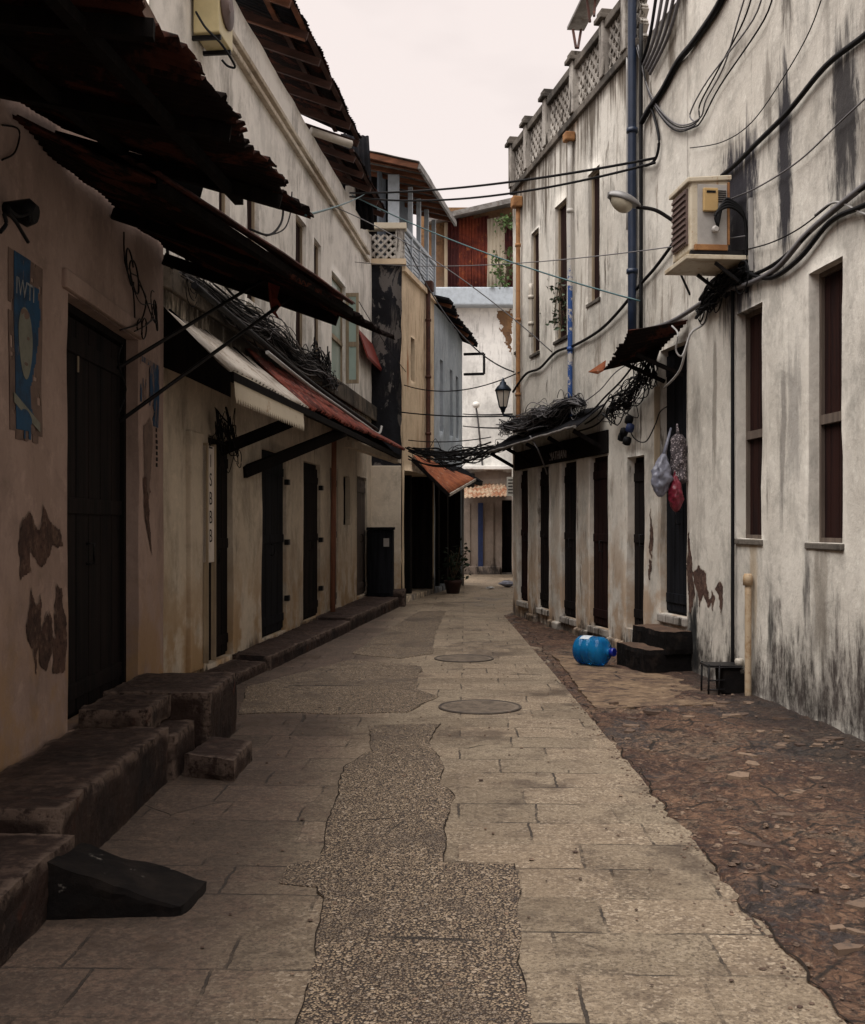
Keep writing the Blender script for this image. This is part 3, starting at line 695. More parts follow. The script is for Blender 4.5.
def window(W, o, mat, parent, frame_mat, transom=None, sill=None, mull=False):
    a, b, z0, z1, d = o; m = MB()
    m.wbox(W, a - .02, b + .02, z0 - .02, z1 + .02, -d - .05, -d + .002)
    n = max(3, int((b - a) / .11))
    for k in range(n): m.wbox(W, a + (b - a) * k / n + .004, a + (b - a) * (k + 1) / n - .004, z0, z1, -d - .01, -d + .012)
    w = m.build('window', mat, parent)
    f = MB(); t = .035
    for q in ((a, a + t, z0, z1), (b - t, b, z0, z1), (a + t, b - t, z1 - t, z1), (a + t, b - t, z0, z0 + t)): f.wbox(W, q[0], q[1], q[2], q[3], -d + .003, -d + .04)
    if transom: f.wbox(W, a + t, b - t, transom - .035, transom + .035, -d + .003, -d + .05)
    f.build('frame', frame_mat, w)
    if sill:
        s_ = MB(); s_.wbox(W, a - .03, b + .03, z0 - .05, z0 - .002, -d + .01, .025); s_.build('sill', sill, w, bevel=.008)
    return w
for o in oN: window(Rn, o, M['shutter'], HR, M['dullframe'], transom=2.285, sill=M['mould'])
for o in upw: window(Rf, o, M['shutter'], HR, M['framewood'], sill=M['mould'])
door_leaf(Rf, oF[0], M['doorblue'], HR, 3)
door_leaf(Rf, oF[1], M['door'], HR, 3)
for o, k in zip(shop, ('doorred', 'door', 'door', 'doorred')): door_leaf(Rf, o, M[k], HR, 4)
# threshold sills
for o in [oF[0]] + shop:
    s_ = MB(); s_.wbox(Rf, o[0] - .02, o[1] + .02, o[2] - .09, o[2] - .004, -.2, .035); s_.build('threshold', M['parapet'], HR, bevel=.012)
# plinth swelling at the shop fronts
for a, b in ((shop[0][0] - .55, shop[0][0] - .03), (shop[0][1] + .02, shop[1][0] - .02), (shop[1][1] + .02, shop[2][0] - .02), (shop[2][1] + .02, shop[3][0] - .02)):
    pm = MB(); pm.wbox(Rf, a, b, -.05, .16, -.05, .045, .03); pm.build('plinth', M['wallR2'], HR, bevel=.015)
# header board with faded lettering
hb = MB(); hb.wbox(Rf, Rf.S(609), Rf.S(516), 2.375, 2.66, -.02, .03); hbo = hb.build('header_board', M['darkwood'], HR, bevel=.006)
text_mesh('MATHIANI', .17, Rf, Rf.S(560), 2.47, .032, M['whitepaint'], hbo, along=-1 if Rf.u.y > 0 else 1)
# long canopy over the shop doors
def canopyR():
    a0, a1 = Rf.S(607), Rf.L + .12
    corr = corrug(Rf(a0, 2.98, .02), Rf(a1, 2.94, .02), Rf(a1 + .05, 2.68, .40), Rf(a0, 2.70, .40), nv=5, amp=.01, jag1=.06, warp=.03, seed=21)
    c = corr.build('awning', M['zincdark'], HR, solid=.004)
    f = MB(); pts = [Rf(a0 + (a1 - a0) * i / 24, 2.70 - .02 * i / 24 + nz((i, 0, 0), .7, 4) * .02, .41) for i in range(25)]
    f.tube(pts, .022, 5); f.build('edge_strip', M['zinc'], c)
    for k in range(5):
        s0 = a0 + .15 + (a1 - a0 - .3) * k / 4; b = MB(); b.bar(Rf(s0, 2.45, .0), Rf(s0, 2.66, .38), .035, .05); b.build('bracket', M['darkwood'], c)
canopyR()
# short torn canopy over the near door
c = corrug(Rf(-.08, 3.53, .03), Rf(.84, 3.28, .03), Rf(.62, 3.13, .68), Rf(-.16, 3.41, .70), nv=8, amp=.013, jag1=.10, jag0=0, warp=.05, hole=.10, seed=31).build('awning', M['rustdark'], HR, solid=.005)
for k in (0.02, .5):
    b = MB(); b.bar(Rf(k + .1, 3.02, .0), Rf(k + .1, 3.22, .5), .03, .04); b.build('bracket', M['darkwood'], c)
b = MB(); b.bar(Rf(.74, 2.05, .03), Rf(.74, 2.98, .03), .07, .05); b.build('door_post', M['framewood'], HR)
# piece of orange tin under the canopy
b = MB(); P = [pt(588, 372, 11.9), pt(606, 360, 11.7), pt(605, 370, 11.7), pt(598, 374, 11.8)]
b.add(P + [p + Vector((0, .015, 0)) for p in P], [(0, 1, 2, 3), (7, 6, 5, 4), (0, 4, 5, 1), (1, 5, 6, 2), (2, 6, 7, 3), (3, 7, 4, 0)])
b.build('tin_flap', M['rustorange'], c)
m = MB(); m.box(2.35, 7.0, 18.6, 32.6, -.04, 6.6); m.build('unseen_shade_block', M['wallR2'], HR)  # unseen block added to keep side light off the alley end
# parapet: base band, pilasters with caps, lattice bays, coping
ps = Rf.S(640)
bb = MB(); bb.wbox(Rf, ps, Rf.L + .03, 6.88, 6.98, -.25, .05); bb.build('cornice', M['mould'], HR, bevel=.012)
pil_px = [628, 606, 575.5, 548, 528.5, 513.5]
pils = [Rf.S(p) for p in pil_px]
for a in pils:
    w = .075; b = MB(); b.wbox(Rf, a - w, a + w, 6.982, 7.66, -.17, .07); pl = b.build('pilaster', M['parapet'], HR, bevel=.01)
    b = MB(); b.wbox(Rf, a - w - .05, a + w + .05, 7.662, 7.72, -.22, .12); b.wbox(Rf, a - w - .02, a + w + .02, 7.722, 7.79, -.19, .09); b.build('cap', M['mould'], pl, bevel=.01)
pp = [ps - .02] + pils
def lattice(W, a, b, z0, z1, o0, o1, pitch=.15, t=.03):
    m = MB(); w = b - a; h = z1 - z0
    n = int((w + h) / pitch) + 1
    for k in range(-n, n + 1):
        for sg in (1, -1):
            # line s = k*pitch + sg*z clipped to the bay
            c0 = k * pitch if sg > 0 else k * pitch
            pts = []
            za, zb = 0.0, h
            sa, sb = c0 + sg * za, c0 + sg * zb
            t0, t1 = 0.0, 1.0
            d = sb - sa
            for lim, sgn in ((0, 1), (w, -1)):
                if d == 0: continue
                tt = (lim - sa) / d
                if (d > 0) == (sgn > 0): t0 = max(t0, tt)
                else: t1 = min(t1, tt)
            if t1 - t0 < .03: continue
            A = W(a + sa + d * t0, z0 + h * t0, (o0 + o1) / 2 + sg * .004); B = W(a + sa + d * t1, z0 + h * t1, (o0 + o1) / 2 + sg * .004)
            dd = (B - A).normalized(); side = dd.cross(W.n).normalized() * t / 2; nn = W.n * (o1 - o0) / 2
            m.hexa([A - side - nn, A + side - nn, B + side - nn, B - side - nn, A - side + nn, A + side + nn, B + side + nn, B - side + nn])
    return m
for i in range(len(pp) - 1):
    a, b = sorted((pp[i], pp[i + 1])); a += .077 if i else .02; b -= .077
    if b - a > .1:
        lattice(Rf, a, b, 6.982, 7.55, -.1, -.01, .17, .045).build('parapet_screen', M['parapet'], HR)
        cp = MB(); cp.wbox(Rf, a, b, 7.552, 7.66, -.15, .05); cp.build('coping', M['mould'], HR, bevel=.012)
# pipes of the house
def pipeW(W, px, py0, py1, r, mat, parent, o=None, name='drainpipe', clamps=0):
    o = r + .02 if o is None else o; s0, z0 = W.hit(px, py0); _, z1 = W.hit(px, py1); m = MB()
    zs = [z0 + (z1 - z0) * k / 10 for k in range(11)]
    m.tube([W(s0 + nz((z, px, 0), .8, 2) * .012, z, o) for z in zs], r, 10); D = m.build(name, mat, parent)
    for k in range(clamps):
        z = z0 + (z1 - z0) * (k + .5) / clamps; c = MB(); c.lathe(W(s0, z - .025, o), (0, 0, 1), [(0, r * 1.3), (.05, r * 1.3)], 10); c.build('clamp', mat, D)
    return D, s0, z0, z1
D, s0, z0, z1 = pipeW(Rf, 521.5, 208, 432, .036, M['rustpipe'], HR, clamps=3)
b = MB(); b.wbox(Rf, s0 - .09, s0 + .09, z0, z0 + .17, .0, .16); b.build('hopper', M['rustpipe'], D, bevel=.02)
D, s0, z0, z1 = pipeW(Rf, 574, 142, 418, .034, M['bluepipe'], HR, clamps=2)
b = MB(); b.wbox(Rf, s0 - .08, s0 + .08, z0, z0 + .12, .0, .14); b.build('hopper', M['rustpipe'], D, bevel=.02)
pipeW(Rf, 534.5, 284, 337, .035, M['pvc'], HR, clamps=2)
pipeW(Rf, 638, -80, 342, .05, M['navy'], HR, clamps=3)
pipeW(Rf, 644.5, 25, 330, .022, M['black'], HR)
pipeW(Rf, 630, 55, 230, .014, M['cablepale'], HR)
pipeW(Rn, 736.5, 285, 690, .016, M['black'], HR)
D, s0, z0, z1 = pipeW(Rn, 753.5, 583, 704, .028, M['pvcaged'], HR, clamps=0)
b = MB(); b.lathe(Rn(s0, z0 - .02, .05), (0, 0, 1), [(0, .042), (.07, .042), (.1, .03)], 12); b.build('cap', M['pvcaged'], D)
# parallel conduits climbing the wall
for k in range(5):
    m = MB(); m.tube(smooth_pts([Rn.P(664 + 8.5 * k, -60 - 8 * k, .05), Rf.P(651 + 5.5 * k, 30 - 2 * k, .05), Rf.P(642 + 2.0 * k, 62 + 3 * k, .05)], 8), .020, 6); m.build('conduit', M['cablegrey'] if k else M['black'], HR)
# bare plaster scars
def scar(W, poly, o, mat, parent, seed=0, name='bare_patch', rag=.018, cell=.008, rim=None, lift=.0045):
    """patch lying on the wavy wall face, cut out cell by cell with a ragged outline"""
    if rim is not None:      # the broken edge of the paint layer round it
        scar(W, poly, o, rim, parent, seed, 'flaked_edge', rag, cell, None, .003)
        cx_, cy_ = sum(q[0] for q in poly) / len(poly), sum(q[1] for q in poly) / len(poly)
    P = [W.hit(*q) for q in poly]
    def inside(x, y):
        x += nz((x, y, seed), 7) * rag * 1.4 + nz((x, y, seed + 5), 24) * rag * .6; y += nz((x, y, seed + 2), 5) * rag * 1.6 + nz((x, y, seed + 7), 18) * rag * .7
        if rim is not None: x += .010 * (1 if nz((x, y, 3), 9, seed) > 0 else -1) * abs(nz((y, x, 1), 14)) * 2.2; y += .012
        c = False
        for k in range(len(P)):
            (x0, y0), (x1, y1) = P[k], P[k - 1]
            if (y0 > y) != (y1 > y) and x < (x1 - x0) * (y - y0) / (y1 - y0) + x0: c = not c
        return c
    s0, s1 = min(p[0] for p in P) - .04, max(p[0] for p in P) + .04; z0, z1 = min(p[1] for p in P) - .04, max(p[1] for p in P) + .04
    big = (s1 - s0) * (z1 - z0) > 2; cell = .03 if big else cell
    n, k_ = int((s1 - s0) / cell) + 1, int((z1 - z0) / cell) + 1; m = MB(); idx = {}
    sd, wob = WOB.get(id(W), (0, 0))
    def V(i, j):
        if (i, j) not in idx:
            a, z = s0 + i * cell, z0 + j * cell; p = W(a, z)
            e = nz(p, 1.1, sd) * wob + nz(p, 3.7, sd + 1) * wob * .45
            m.v.append(W(a, z, e + lift)); idx[i, j] = len(m.v) - 1
        return idx[i, j]
    for i in range(n):
        for j in range(k_):
            if inside(s0 + (i + .5) * cell, z0 + (j + .5) * cell): m.f.append([V(i, j), V(i + 1, j), V(i + 1, j + 1), V(i, j + 1)]); m.sm.append(True)
    return m.build(name, mat, parent)
for i, q in enumerate(([(689, 527), (692, 560), (695, 590), (692, 612), (689, 590), (687, 560)], [(693, 570), (699, 566), (705, 575), (711, 602), (708, 606), (703, 590), (700, 607), (697, 585)],
                       [(716, 585), (719, 578), (723, 590), (721, 612), (719, 600)], [(712, 590), (714, 596), (713, 612), (711, 600)])):
    scar(Rn, q, .017, M['patchbrown'], HR, i, rag=.034, rim=M['rimpaint'])
for i, q in enumerate(([(650, 510), (653, 530), (652, 560), (649, 545)], [(649, 560), (652, 562), (651, 578), (649, 575)])): scar(Rf, q, .017, M['patchbrown'], HR, i + 9, rag=.034, rim=M['rimpaint'])

# ================================================================ HOUSES ON THE LEFT
A0 = lambda Y: -2.0 - .016 * Y
WA = Wall((A0(-8), -8), (A0(8.75), 8.75), (1, 0))
HA = thing('house', 'peach house at the near left with dark double door and torn iron awnings', 'house', (-3, 6, 0))
oA = [opn(WA, 68, 138, .30, 2.84, .14)]
facade(WA, -.05, 5.4, oA, 1.9, seed=7).build('wall', M['wallA'], HA)
dA = door_leaf(WA, oA[0], M['door'], HA, 6, frame=M['darkwood'])
b = MB(); b.wbox(WA, WA.S(96), WA.S(94) + .06, 2.46, 2.6, -.16, -.11); b.build('number_plate', M['framewood'], dA)
m = MB(); m.wbox(WA, oA[0][0] - .12, oA[0][1] + .06, 2.845, 2.96, -.02, .035); m.build('lintel', M['wallA'], HA, bevel=.015)
for i, q in enumerate(([(17, 530), (24, 516), (31, 518), (33, 530), (40, 522), (43, 503), (46, 517), (52, 524), (60, 527), (62, 545), (57, 549), (53, 543), (46, 552), (40, 562), (34, 555), (29, 548), (27, 570), (20, 574)],
                       [(26, 600), (31, 585), (34, 597), (40, 592), (40, 630), (46, 610), (50, 615), (52, 640), (54, 640), (54, 585), (58, 584), (62, 592), (66, 625), (63, 665), (53, 665), (50, 645), (44, 666), (40, 662), (37, 640), (34, 676), (30, 640), (25, 622)],
                       [(142, 478), (147, 474), (149, 490), (148, 520), (152, 553), (149, 545), (144, 518)])):
    scar(WA, q, .018, M['patchbrown'], HA, i + 20, rag=.034, rim=M['rimpeach'])
for i, q in enumerate(([(143, 425), (150, 418), (153, 430), (151, 468), (148, 500), (144, 485)],)): scar(WA, q, .0185, M['posteraged'], HA, 40)
# the near awning: sheet, far edge timber, eave lip
def awn(parent, p00, p10, p11, p01, mat, **kw):
    return corrug(p00, p10, p11, p01, **kw).build('awning', mat, parent, solid=.004)
e = Vector((0, 0, 0))
a1 = awn(HA, (A0(2.2) + .02, 2.2, 3.22), (A0(6.1) + .02, 6.15, 3.74), (-.69, 6.62, 3.33), (-1.18, 2.2, 3.40), M['rustdark'], nv=16, amp=.018, jag1=.09, hole=.17, warp=.05, seed=3)
for k in range(4):
    Y = 2.9 + k * 1.05; b = MB(); b.bar((A0(Y) + .02, Y, 3.24 + .13 * k), (-1.12 + .09 * k, Y + .12, 3.34 - .01 * k), .05, .07); b.build('rafter', M['darkwood'], a1)
for t in (.3, .72):
    b = MB(); p, q = Vector((A0(2.2), 2.2, 3.16)).lerp(Vector((-1.18, 2.2, 3.33)), t), Vector((A0(6.1), 6.05, 3.66)).lerp(Vector((-.74, 6.5, 3.27)), t); b.bar(p, q, .05, .05); b.build('purlin', M['darkwood'], a1)
b = MB(); b.bar((A0(6.1), 6.2, 3.66), (-1.35, 6.45, 3.46), .04, .09); b.build('rafter', M['darkwood'], a1)
# the further awning: long tongue over the alley with torn end
a2p = [(A0(5.4) + .02, 5.4, 3.50), (A0(8.72) + .02, 8.72, 3.70), (-.27, 8.95, 3.02), (-1.50, 6.0, 3.36)]
a2 = awn(HA, *a2p, M['rustdark'], nv=16, amp=.017, jag1=.07, hole=.13, warp=.045, seed=6)
b = MB(); b.bar((-1.52, 6.0, 3.36), (-.62, 8.3, 3.10), .05, .06); b.build('purlin', M['darkwood'], a2)
b = MB(); b.bar((A0(8.7) + .02, 8.68, 3.60), (-.75, 8.7, 3.12), .045, .09); b.build('rafter', M['darkwood'], a2)
b = MB(); b.bar((A0(7.2) + .02, 7.2, 3.54), (-1.15, 7.3, 3.24), .045, .07); b.build('rafter', M['darkwood'], a2)
# ridge cap of red tin along the outer edge
b = corrug((-1.74, 5.9, 3.53), (-1.46, 5.95, 3.40), (-.52, 8.3, 3.13), (-.80, 8.25, 3.27), pitch=.09, amp=.012, nv=16, warp=.02, jag1=.12, hole=.12, seed=12).build('edge_sheet', M['rustdeep'], a2, solid=.004)
# torn hanging sheet near the tip
b = corrug(pt(303, 272, 8.5), pt(345, 296, 8.6), pt(334, 322, 8.6), pt(318, 306, 8.55), pitch=.2, amp=.015, nv=5, jag1=.2, warp=.05, seed=14).build('torn_sheet', M['rustdark'], a2, solid=.004)
for (qa, qb) in (((118, 368, 7.3), (264, 279, 8.35)), ((120, 421, 7.35), (291, 297, 8.4))):
    b = MB(); b.tube([pt(*qa), pt(*qb)], .014, 6); b.build('strut', M['iron'], a2)
# posters on the near house
def drape(W, m, base=.0125):
    """move paper-thin pieces onto the wavy face of the wall"""
    sd, wob = WOB[id(W)]
    for k, v in enumerate(m.v):
        a, o = (v - W.A).dot(W.u), (v - W.A).dot(W.n); p = W(a, v.z)
        m.v[k] = W(a, v.z, nz(p, 1.1, sd) * wob + nz(p, 3.7, sd + 1) * wob * .45 + o - base)
    return m
p1 = thing('poster', 'torn blue election style poster with a pale oval portrait on the peach wall', 'poster', WA.P(25, 435, .02), 'posters on the peach house')
def patch_grid(W, s0, s1, z0, z1, o, cut, n=26, mz=46):
    m = MB(); idx = {}
    for i in range(n + 1):
        for j in range(mz + 1):
            m.v.append(W(s0 + (s1 - s0) * i / n, z0 + (z1 - z0) * j / mz, o)); idx[i, j] = len(m.v) - 1
    for i in range(n):
        for j in range(mz):
            if cut((i + .5) / n, (j + .5) / mz): continue
            m.f.append([idx[i, j], idx[i + 1, j], idx[i + 1, j + 1], idx[i, j + 1]]); m.sm.append(False)
    return m
sa, sb = WA.S(10), WA.S(40)
drape(WA, patch_grid(WA, sa - .02, sb + .02, 1.93, 2.87, .016, lambda u, v: nz((u * 2, v * 5, 1), 3) > .42 or (v < .05 and nz((u * 6, 0, 3), 1) > 0))).build('backing_paper', M['posteraged'], p1, solid=.002)
def cutP(u, v):
    if u < .12: return True
    if v > .86: return u > .62
    if v > .32: return u > .92 - .25 * max(0, (.6 - v) / .3) + nz((0, v * 9, 1), 1) * .08
    return u > .62 + nz((0, v * 11, 2), 1) * .12 or (v < .04 and nz((u * 5, 1, 1), 2) > -.1)
drape(WA, patch_grid(WA, sa, sb, 1.94, 2.87, .0195, cutP)).build('print', M['poster'], p1, solid=.002)
m = MB(); W = WA; cs, cz = sa + (sb - sa) * .46, 2.43
ov = [(cs + math.cos(t) * .095 * (1 + .12 * math.sin(t)), cz + .0 + math.sin(t) * .185) for t in [2 * math.pi * k / 28 for k in range(28)]]
m.v = [W(s, z, .0225) for s, z in ov]; m.f = [list(range(28))]; m.sm = [False]; drape(WA, m).build('portrait', M['posterface'], p1, solid=.001)
for nm, (du, dz, w, h) in (('portrait_eye', (-.04, .035, .034, .020)), ('portrait_eye', (.038, .03, .034, .018)), ('portrait_mouth', (.004, -.105, .055, .018)), ('portrait_hair', (.0, .15, .12, .05))):
    q = [(cs + du + math.cos(t_) * w / 2 * (1 + .1 * math.sin(3 * t_)), cz + dz + math.sin(t_) * h / 2) for t_ in [2 * math.pi * k / 12 for k in range(12)]]
    m = MB(); m.v = [W(a_, z_, .0232) for a_, z_ in q]; m.f = [list(range(12))]; m.sm = [False]; drape(WA, m).build(nm, M['posteraged'], p1, solid=.0006)
text_mesh('IWTI', .125, WA, cs, 2.70, .0226, M['posterink'], p1, along=1, ext=.0006)
m = MB(); m.hexa([W(sa + .02, 2.11, .022), W(sb - .04, 1.99, .022), W(sb - .04, 1.99, .0235), W(sa + .02, 2.11, .0235), W(sa + .02, 2.16, .022), W(sb - .04, 2.04, .022), W(sb - .04, 2.04, .0235), W(sa + .02, 2.16, .0235)]); drape(WA, m).build('white_band', M['posterface'], p1)
sa, sb = WA.S(140), WA.S(158.5)
p2 = thing('poster', 'shredded blue poster remnant on the pier right of the near left door', 'poster', WA.P(150, 430, .02), 'posters on the peach house')
def cut2(u, v):
    if v > .45 and u > .52 + nz((0, v * 8, 4), 1) * .1: return False
    if v > .93: return False
    if v > .35 and u < .6: return nz((u * 9, v * 1.6, 3), 1) < .12
    return not (u > .7 + nz((0, v * 9, 1), 1) * .12 and v > .08)
drape(WA, patch_grid(WA, sa, sb, WA.hit(150, 430)[1], WA.hit(150, 361)[1], .018, cut2, 30, 40)).build('print', M['poster2'], p2, solid=.002)
m = MB(); R2 = random.Random(3)
for k in range(7):
    z = WA.hit(153, 466)[1] + k * .045; m.wbox(WA, sa + .5, sa + .5 + R2.uniform(.03, .06), z, z + .028, .012, .0195)
drape(WA, m).build('smeared_print', M['ink'], p2)

# ---- long house with the upper windows
B0 = lambda Y: -3.15 + .096 * Y
WB = Wall((B0(8.9), 8.9), (B0(20.9), 20.9), (1, 0))
HB = thing('house', 'long cream two storey house on the left behind the red rusted lean-to roof', 'house', (-3, 14, 0))
doorsB = [opn(WB, 208, 233, .17, 2.36, .08), opn(WB, 262, 286, .19, 2.38, .06), opn(WB, 303, 320, .2, 2.36, .06), opn(WB, 330, 338, .22, 2.38, .05), opn(WB, 357, 366.5, .25, 2.36, .05)]
winB = [opn(WB, 343.5, 350, 1.5, 2.3, .12)]
upB = [opn(WB, 186, 196, 3.95, 5.55, .09), opn(WB, 219, 230, 3.95, 5.55, .09), opn(WB, 247, 259, 3.95, 5.55, .09), opn(WB, 296, 306, 3.8, 5.56, .09), opn(WB, 314, 321.5, 3.85, 5.55, .09), opn(WB, 332, 346, 3.8, 5.4, .1)]
facade(WB, -.05, 6.95, doorsB + winB + upB, 4.0, seed=11).build('wall', M['wallB'], HB)
for o, k in zip(doorsB, ('door', 'doorblue', 'door', 'greydoor', 'greydoor')): door_leaf(WB, o, M[k], HB, 4)
window(WB, winB[0], M['glassdark'], HB, M['darkwood'])
for o in upB[:5]: window(WB, o, M['shutter'], HB, M['framewood'], sill=M['wallB'])
w = window(WB, upB[5], M['glassgreen'], HB, M['framewood'], transom=4.45)
a, b_ = upB[5][1] - .02, upB[5][1] + .02
m = MB()
for q in ((0, .05, 3.82, 5.3), (.17, .21, 3.82, 5.3), (.05, .17, 3.82, 3.88), (.05, .17, 4.42, 4.5), (.05, .17, 5.24, 5.3)): m.wbox(WB, a, b_, q[2], q[3], q[0], q[1])
sh = m.build('casement', M['framewood'], w); m = MB(); m.wbox(WB, a + .01, b_ - .01, 3.86, 5.26, .045, .175); m.build('pane', M['glassgreen'], sh)
m = MB(); s0 = WB.S(357); s1 = WB.S(371.5)
m.add([WB(s0, 4.92, .02), WB(s1, 4.92, .02), WB(s1, 4.44, .20), WB(s0, 4.44, .20), WB(s0, 4.88, .02), WB(s1, 4.88, .02), WB(s1, 4.40, .18), WB(s0, 4.40, .18)], [(0, 1, 2, 3), (7, 6, 5, 4), (0, 3, 7, 4), (1, 5, 6, 2), (3, 2, 6, 7), (0, 4, 5, 1)]); m.build('shutter', M['shutred'], HB)
# string course: two mouldings
for z in (6.33, 6.47):
    m = MB(); m.wbox(WB, .0, WB.sY(20.2), z, z + .06, -.02, .07, .02); m.build('moulding', M['mouldingpaint'], HB, bevel=.01)
m = MB(); m.wbox(WB, .3, WB.L, 3.5, 3.78, -.02, .10, .05); m.build('ledge', M['ledge'], HB, bevel=.02)
m = MB(); m.wbox(WB, 0, 1.55, 6.952, 7.0, -.3, .02); m.build('wall_coping', M['wallB'], HB)
# roof sheets with rafters
def roofB(Y0, Y1, ze, off, drop, mat, seed, rm='darkrafter'):
    a, b = WB.sY(Y0), WB.sY(Y1)
    r = corrug(WB(a, ze + 1.0, -1.7), WB(b, ze + 1.0 - drop, -1.7), WB(b, ze - drop, off), WB(a, ze, off), nv=6, jag1=.02, warp=.04, seed=seed, hole=.05).build('roof', mat, HB, solid=.004)
    n = int((Y1 - Y0) / .95) + 1
    for k in range(n + 1):
        s = a + .1 + (b - a - .2) * k / n; dz = drop * k / n
        m = MB(); m.bar(WB(s, ze - .09 - dz + .42, -.75), WB(s, ze - .10 - dz, off - .05), .05, .09); m.build('rafter', M[rm], r)
    for o_, dz in ((off - .08, .05), (off - .42, .19)):
        m = MB(); m.bar(WB(a, ze - .03 + dz - .0, o_), WB(b, ze - .03 + dz - drop, o_), .06, .05); m.build('purlin', M[rm], r)
roofB(8.9, 13.2, 7.45, .44, .06, M['zincdark'], 41, 'rafter')
roofB(13.0, 16.9, 7.40, .46, .0, M['rustdark'], 42)
roofB(16.7, 20.1, 7.16, .40, -.06, M['rustdark'], 43)
m = corrug((-1.62, 19.45, 8.42), (-1.13, 19.5, 8.40), (-1.03, 19.5, 6.72), (-1.62, 19.45, 6.78), nv=4, amp=.02, pitch=.09, warp=.03, seed=44).build('wall_sheet', M['zincdark'], HB, solid=.005)
m = MB(); m.tube([WB(WB.S(312), 6.99, -.02), WB(WB.S(318), 6.93, .48)], .055, 10); m.build('spout', M['pvc'], HB)
m = MB(); m.box(-1.5, -1.34, 18.95, 19.15, 6.9, 7.35); m.build('parapet_stub', M['wallB'], HB, bevel=.01)
# lean-to roof
Y0, Y1, Y2 = 8.86, 11.9, 19.6
eave = lambda Y, z: WB(WB.sY(Y), z, .69)
top = lambda Y, z: WB(WB.sY(Y), z, .02)
lt = corrug(top(Y0, 3.29), top(Y1, 3.30), eave(Y1, 2.74), eave(Y0, 2.74), nv=6, pitch=.12, amp=.02, warp=.03, jag1=.03, seed=51).build('awning', M['whitesheet'], HB, solid=.004)
fz = MB()   # saw-toothed fascia
a, b_ = WB.sY(8.9), WB.sY(11.5); n = 34
for k in range(n):
    s0, s1 = a + (b_ - a) * k / n, a + (b_ - a) * (k + 1) / n; mid = (s0 + s1) / 2
    t0, t1 = 2.735 + nz((s0, 0, 0), 1) * .01, 2.735 + nz((s1, 0, 0), 1) * .01
    for (p, q, r_) in (((s0, 2.55), (mid, 2.52), (s1, 2.55)),):
        fz.add([WB(s0, t0, .70), WB(s1, t1, .70), WB(s1, 2.53, .715), WB(mid, 2.475, .718), WB(s0, 2.53, .715)], [(0, 1, 2, 3, 4)])
fz.build('fascia', M['palesheet'], lt, solid=.004)
lt2 = corrug(top(Y1 - .1, 3.40), top(Y2, 3.30), WB(WB.sY(Y2), 2.82, .80), eave(Y1 - .1, 2.755), nv=6, pitch=.12, amp=.022, warp=.035, jag1=.05, hole=.06, seed=52).build('awning', M['rustred'], HB, solid=.004)
# dark gable end boards below the near edge of the lean-to
m = MB(); q = [top(Y0 - .02, 3.38), eave(Y0 - .02, 2.70), eave(Y0 - .02, 2.52), WB(WB.sY(Y0 - .02), 2.68, .35), top(Y0 - .02, 2.82)]
m.add(q + [p + Vector((0, .03, 0)) for p in q], [(0, 1, 2, 3, 4), (9, 8, 7, 6, 5)] + [(k, 5 + k, 5 + (k + 1) % 5, (k + 1) % 5) for k in range(5)]); m.build('gable_board', M['darkwood'], lt)
for k in range(11):
    Y = 9.3 + k * .98; m = MB(); m.bar(WB(WB.sY(Y), 3.30, .02), WB(WB.sY(Y), 2.72 if Y < 12 else 2.73, .64), .045, .07); m.build('rafter', M['darkwood'], lt if Y < 12 else lt2)
for (sa_, za, sb_, zb) in ((WB.sY(10.9), 2.24, WB.sY(11.2), 2.56), (WB.sY(11.75), 2.06, WB.sY(14.0), 2.68)):
    m = MB(); m.bar(WB(sa_, za, .0), WB(sb_, zb, .68), .08, .12); m.build('brace', M['darkwood'], lt if za > 2.1 else lt2)
m = MB(); m.bar(eave(Y0, 2.69), eave(Y2, 2.70), .05, .07); m.build('eave_beam', M['darkwood'], lt2)
m = MB(); m.tube([WB(WB.sY(16.4), .2, .09), WB(WB.sY(16.4) + .01, 3.0, .11)], .038, 8); m.build('post', M['polewood'], HB)
m = MB(); m.bar(WB(WB.sY(16.5), 2.72, .3), WB(WB.sY(19.9), 2.66, .62), .12, .10); m.build('lintel_beam', M['wallB'], HB)
# near pilaster panel and vertical sign
m = MB(); m.wbox(WB, WB.S(186), WB.S(199), .17, 2.35, -.02, .05); m.build('pilaster', M['wallB'], HB, bevel=.012)
vs = thing('vertical_sign', 'narrow white upright sign board beside the first door of the cream house', 'sign', WB(WB.S(203), .3, .08))
s0, s1 = WB.S(197.5), WB.S(206); z0, z1 = .22, WB.hit(202, 446)[1]
m = MB(); m.wbox(WB, s0, s1, 1.15, z1, .05, .085); m.build('board', M['signwhite'], vs, bevel=.004)
m = MB()
for s in (s0, s1 - .02): m.wbox(WB, s, s + .02, z0, z1 + .02, .055, .10)
m.build('frame', M['framewood'], vs)
text_mesh('ZISBBB', .175, WB, (s0 + s1) / 2, (1.3 + z1) / 2 + .06, .086, M['ink'], vs, vertical=True, ext=.0008)

# hasps / hinges on the doors
for o in doorsB[1:3]:
    for z in (.55, 1.25, 2.0):
        m = MB(); m.wbox(WB, o[1] - .02, o[1] + .07, z, z + .07, -.02, .04); m.build('hinge', M['iron'], HB, bevel=.006)

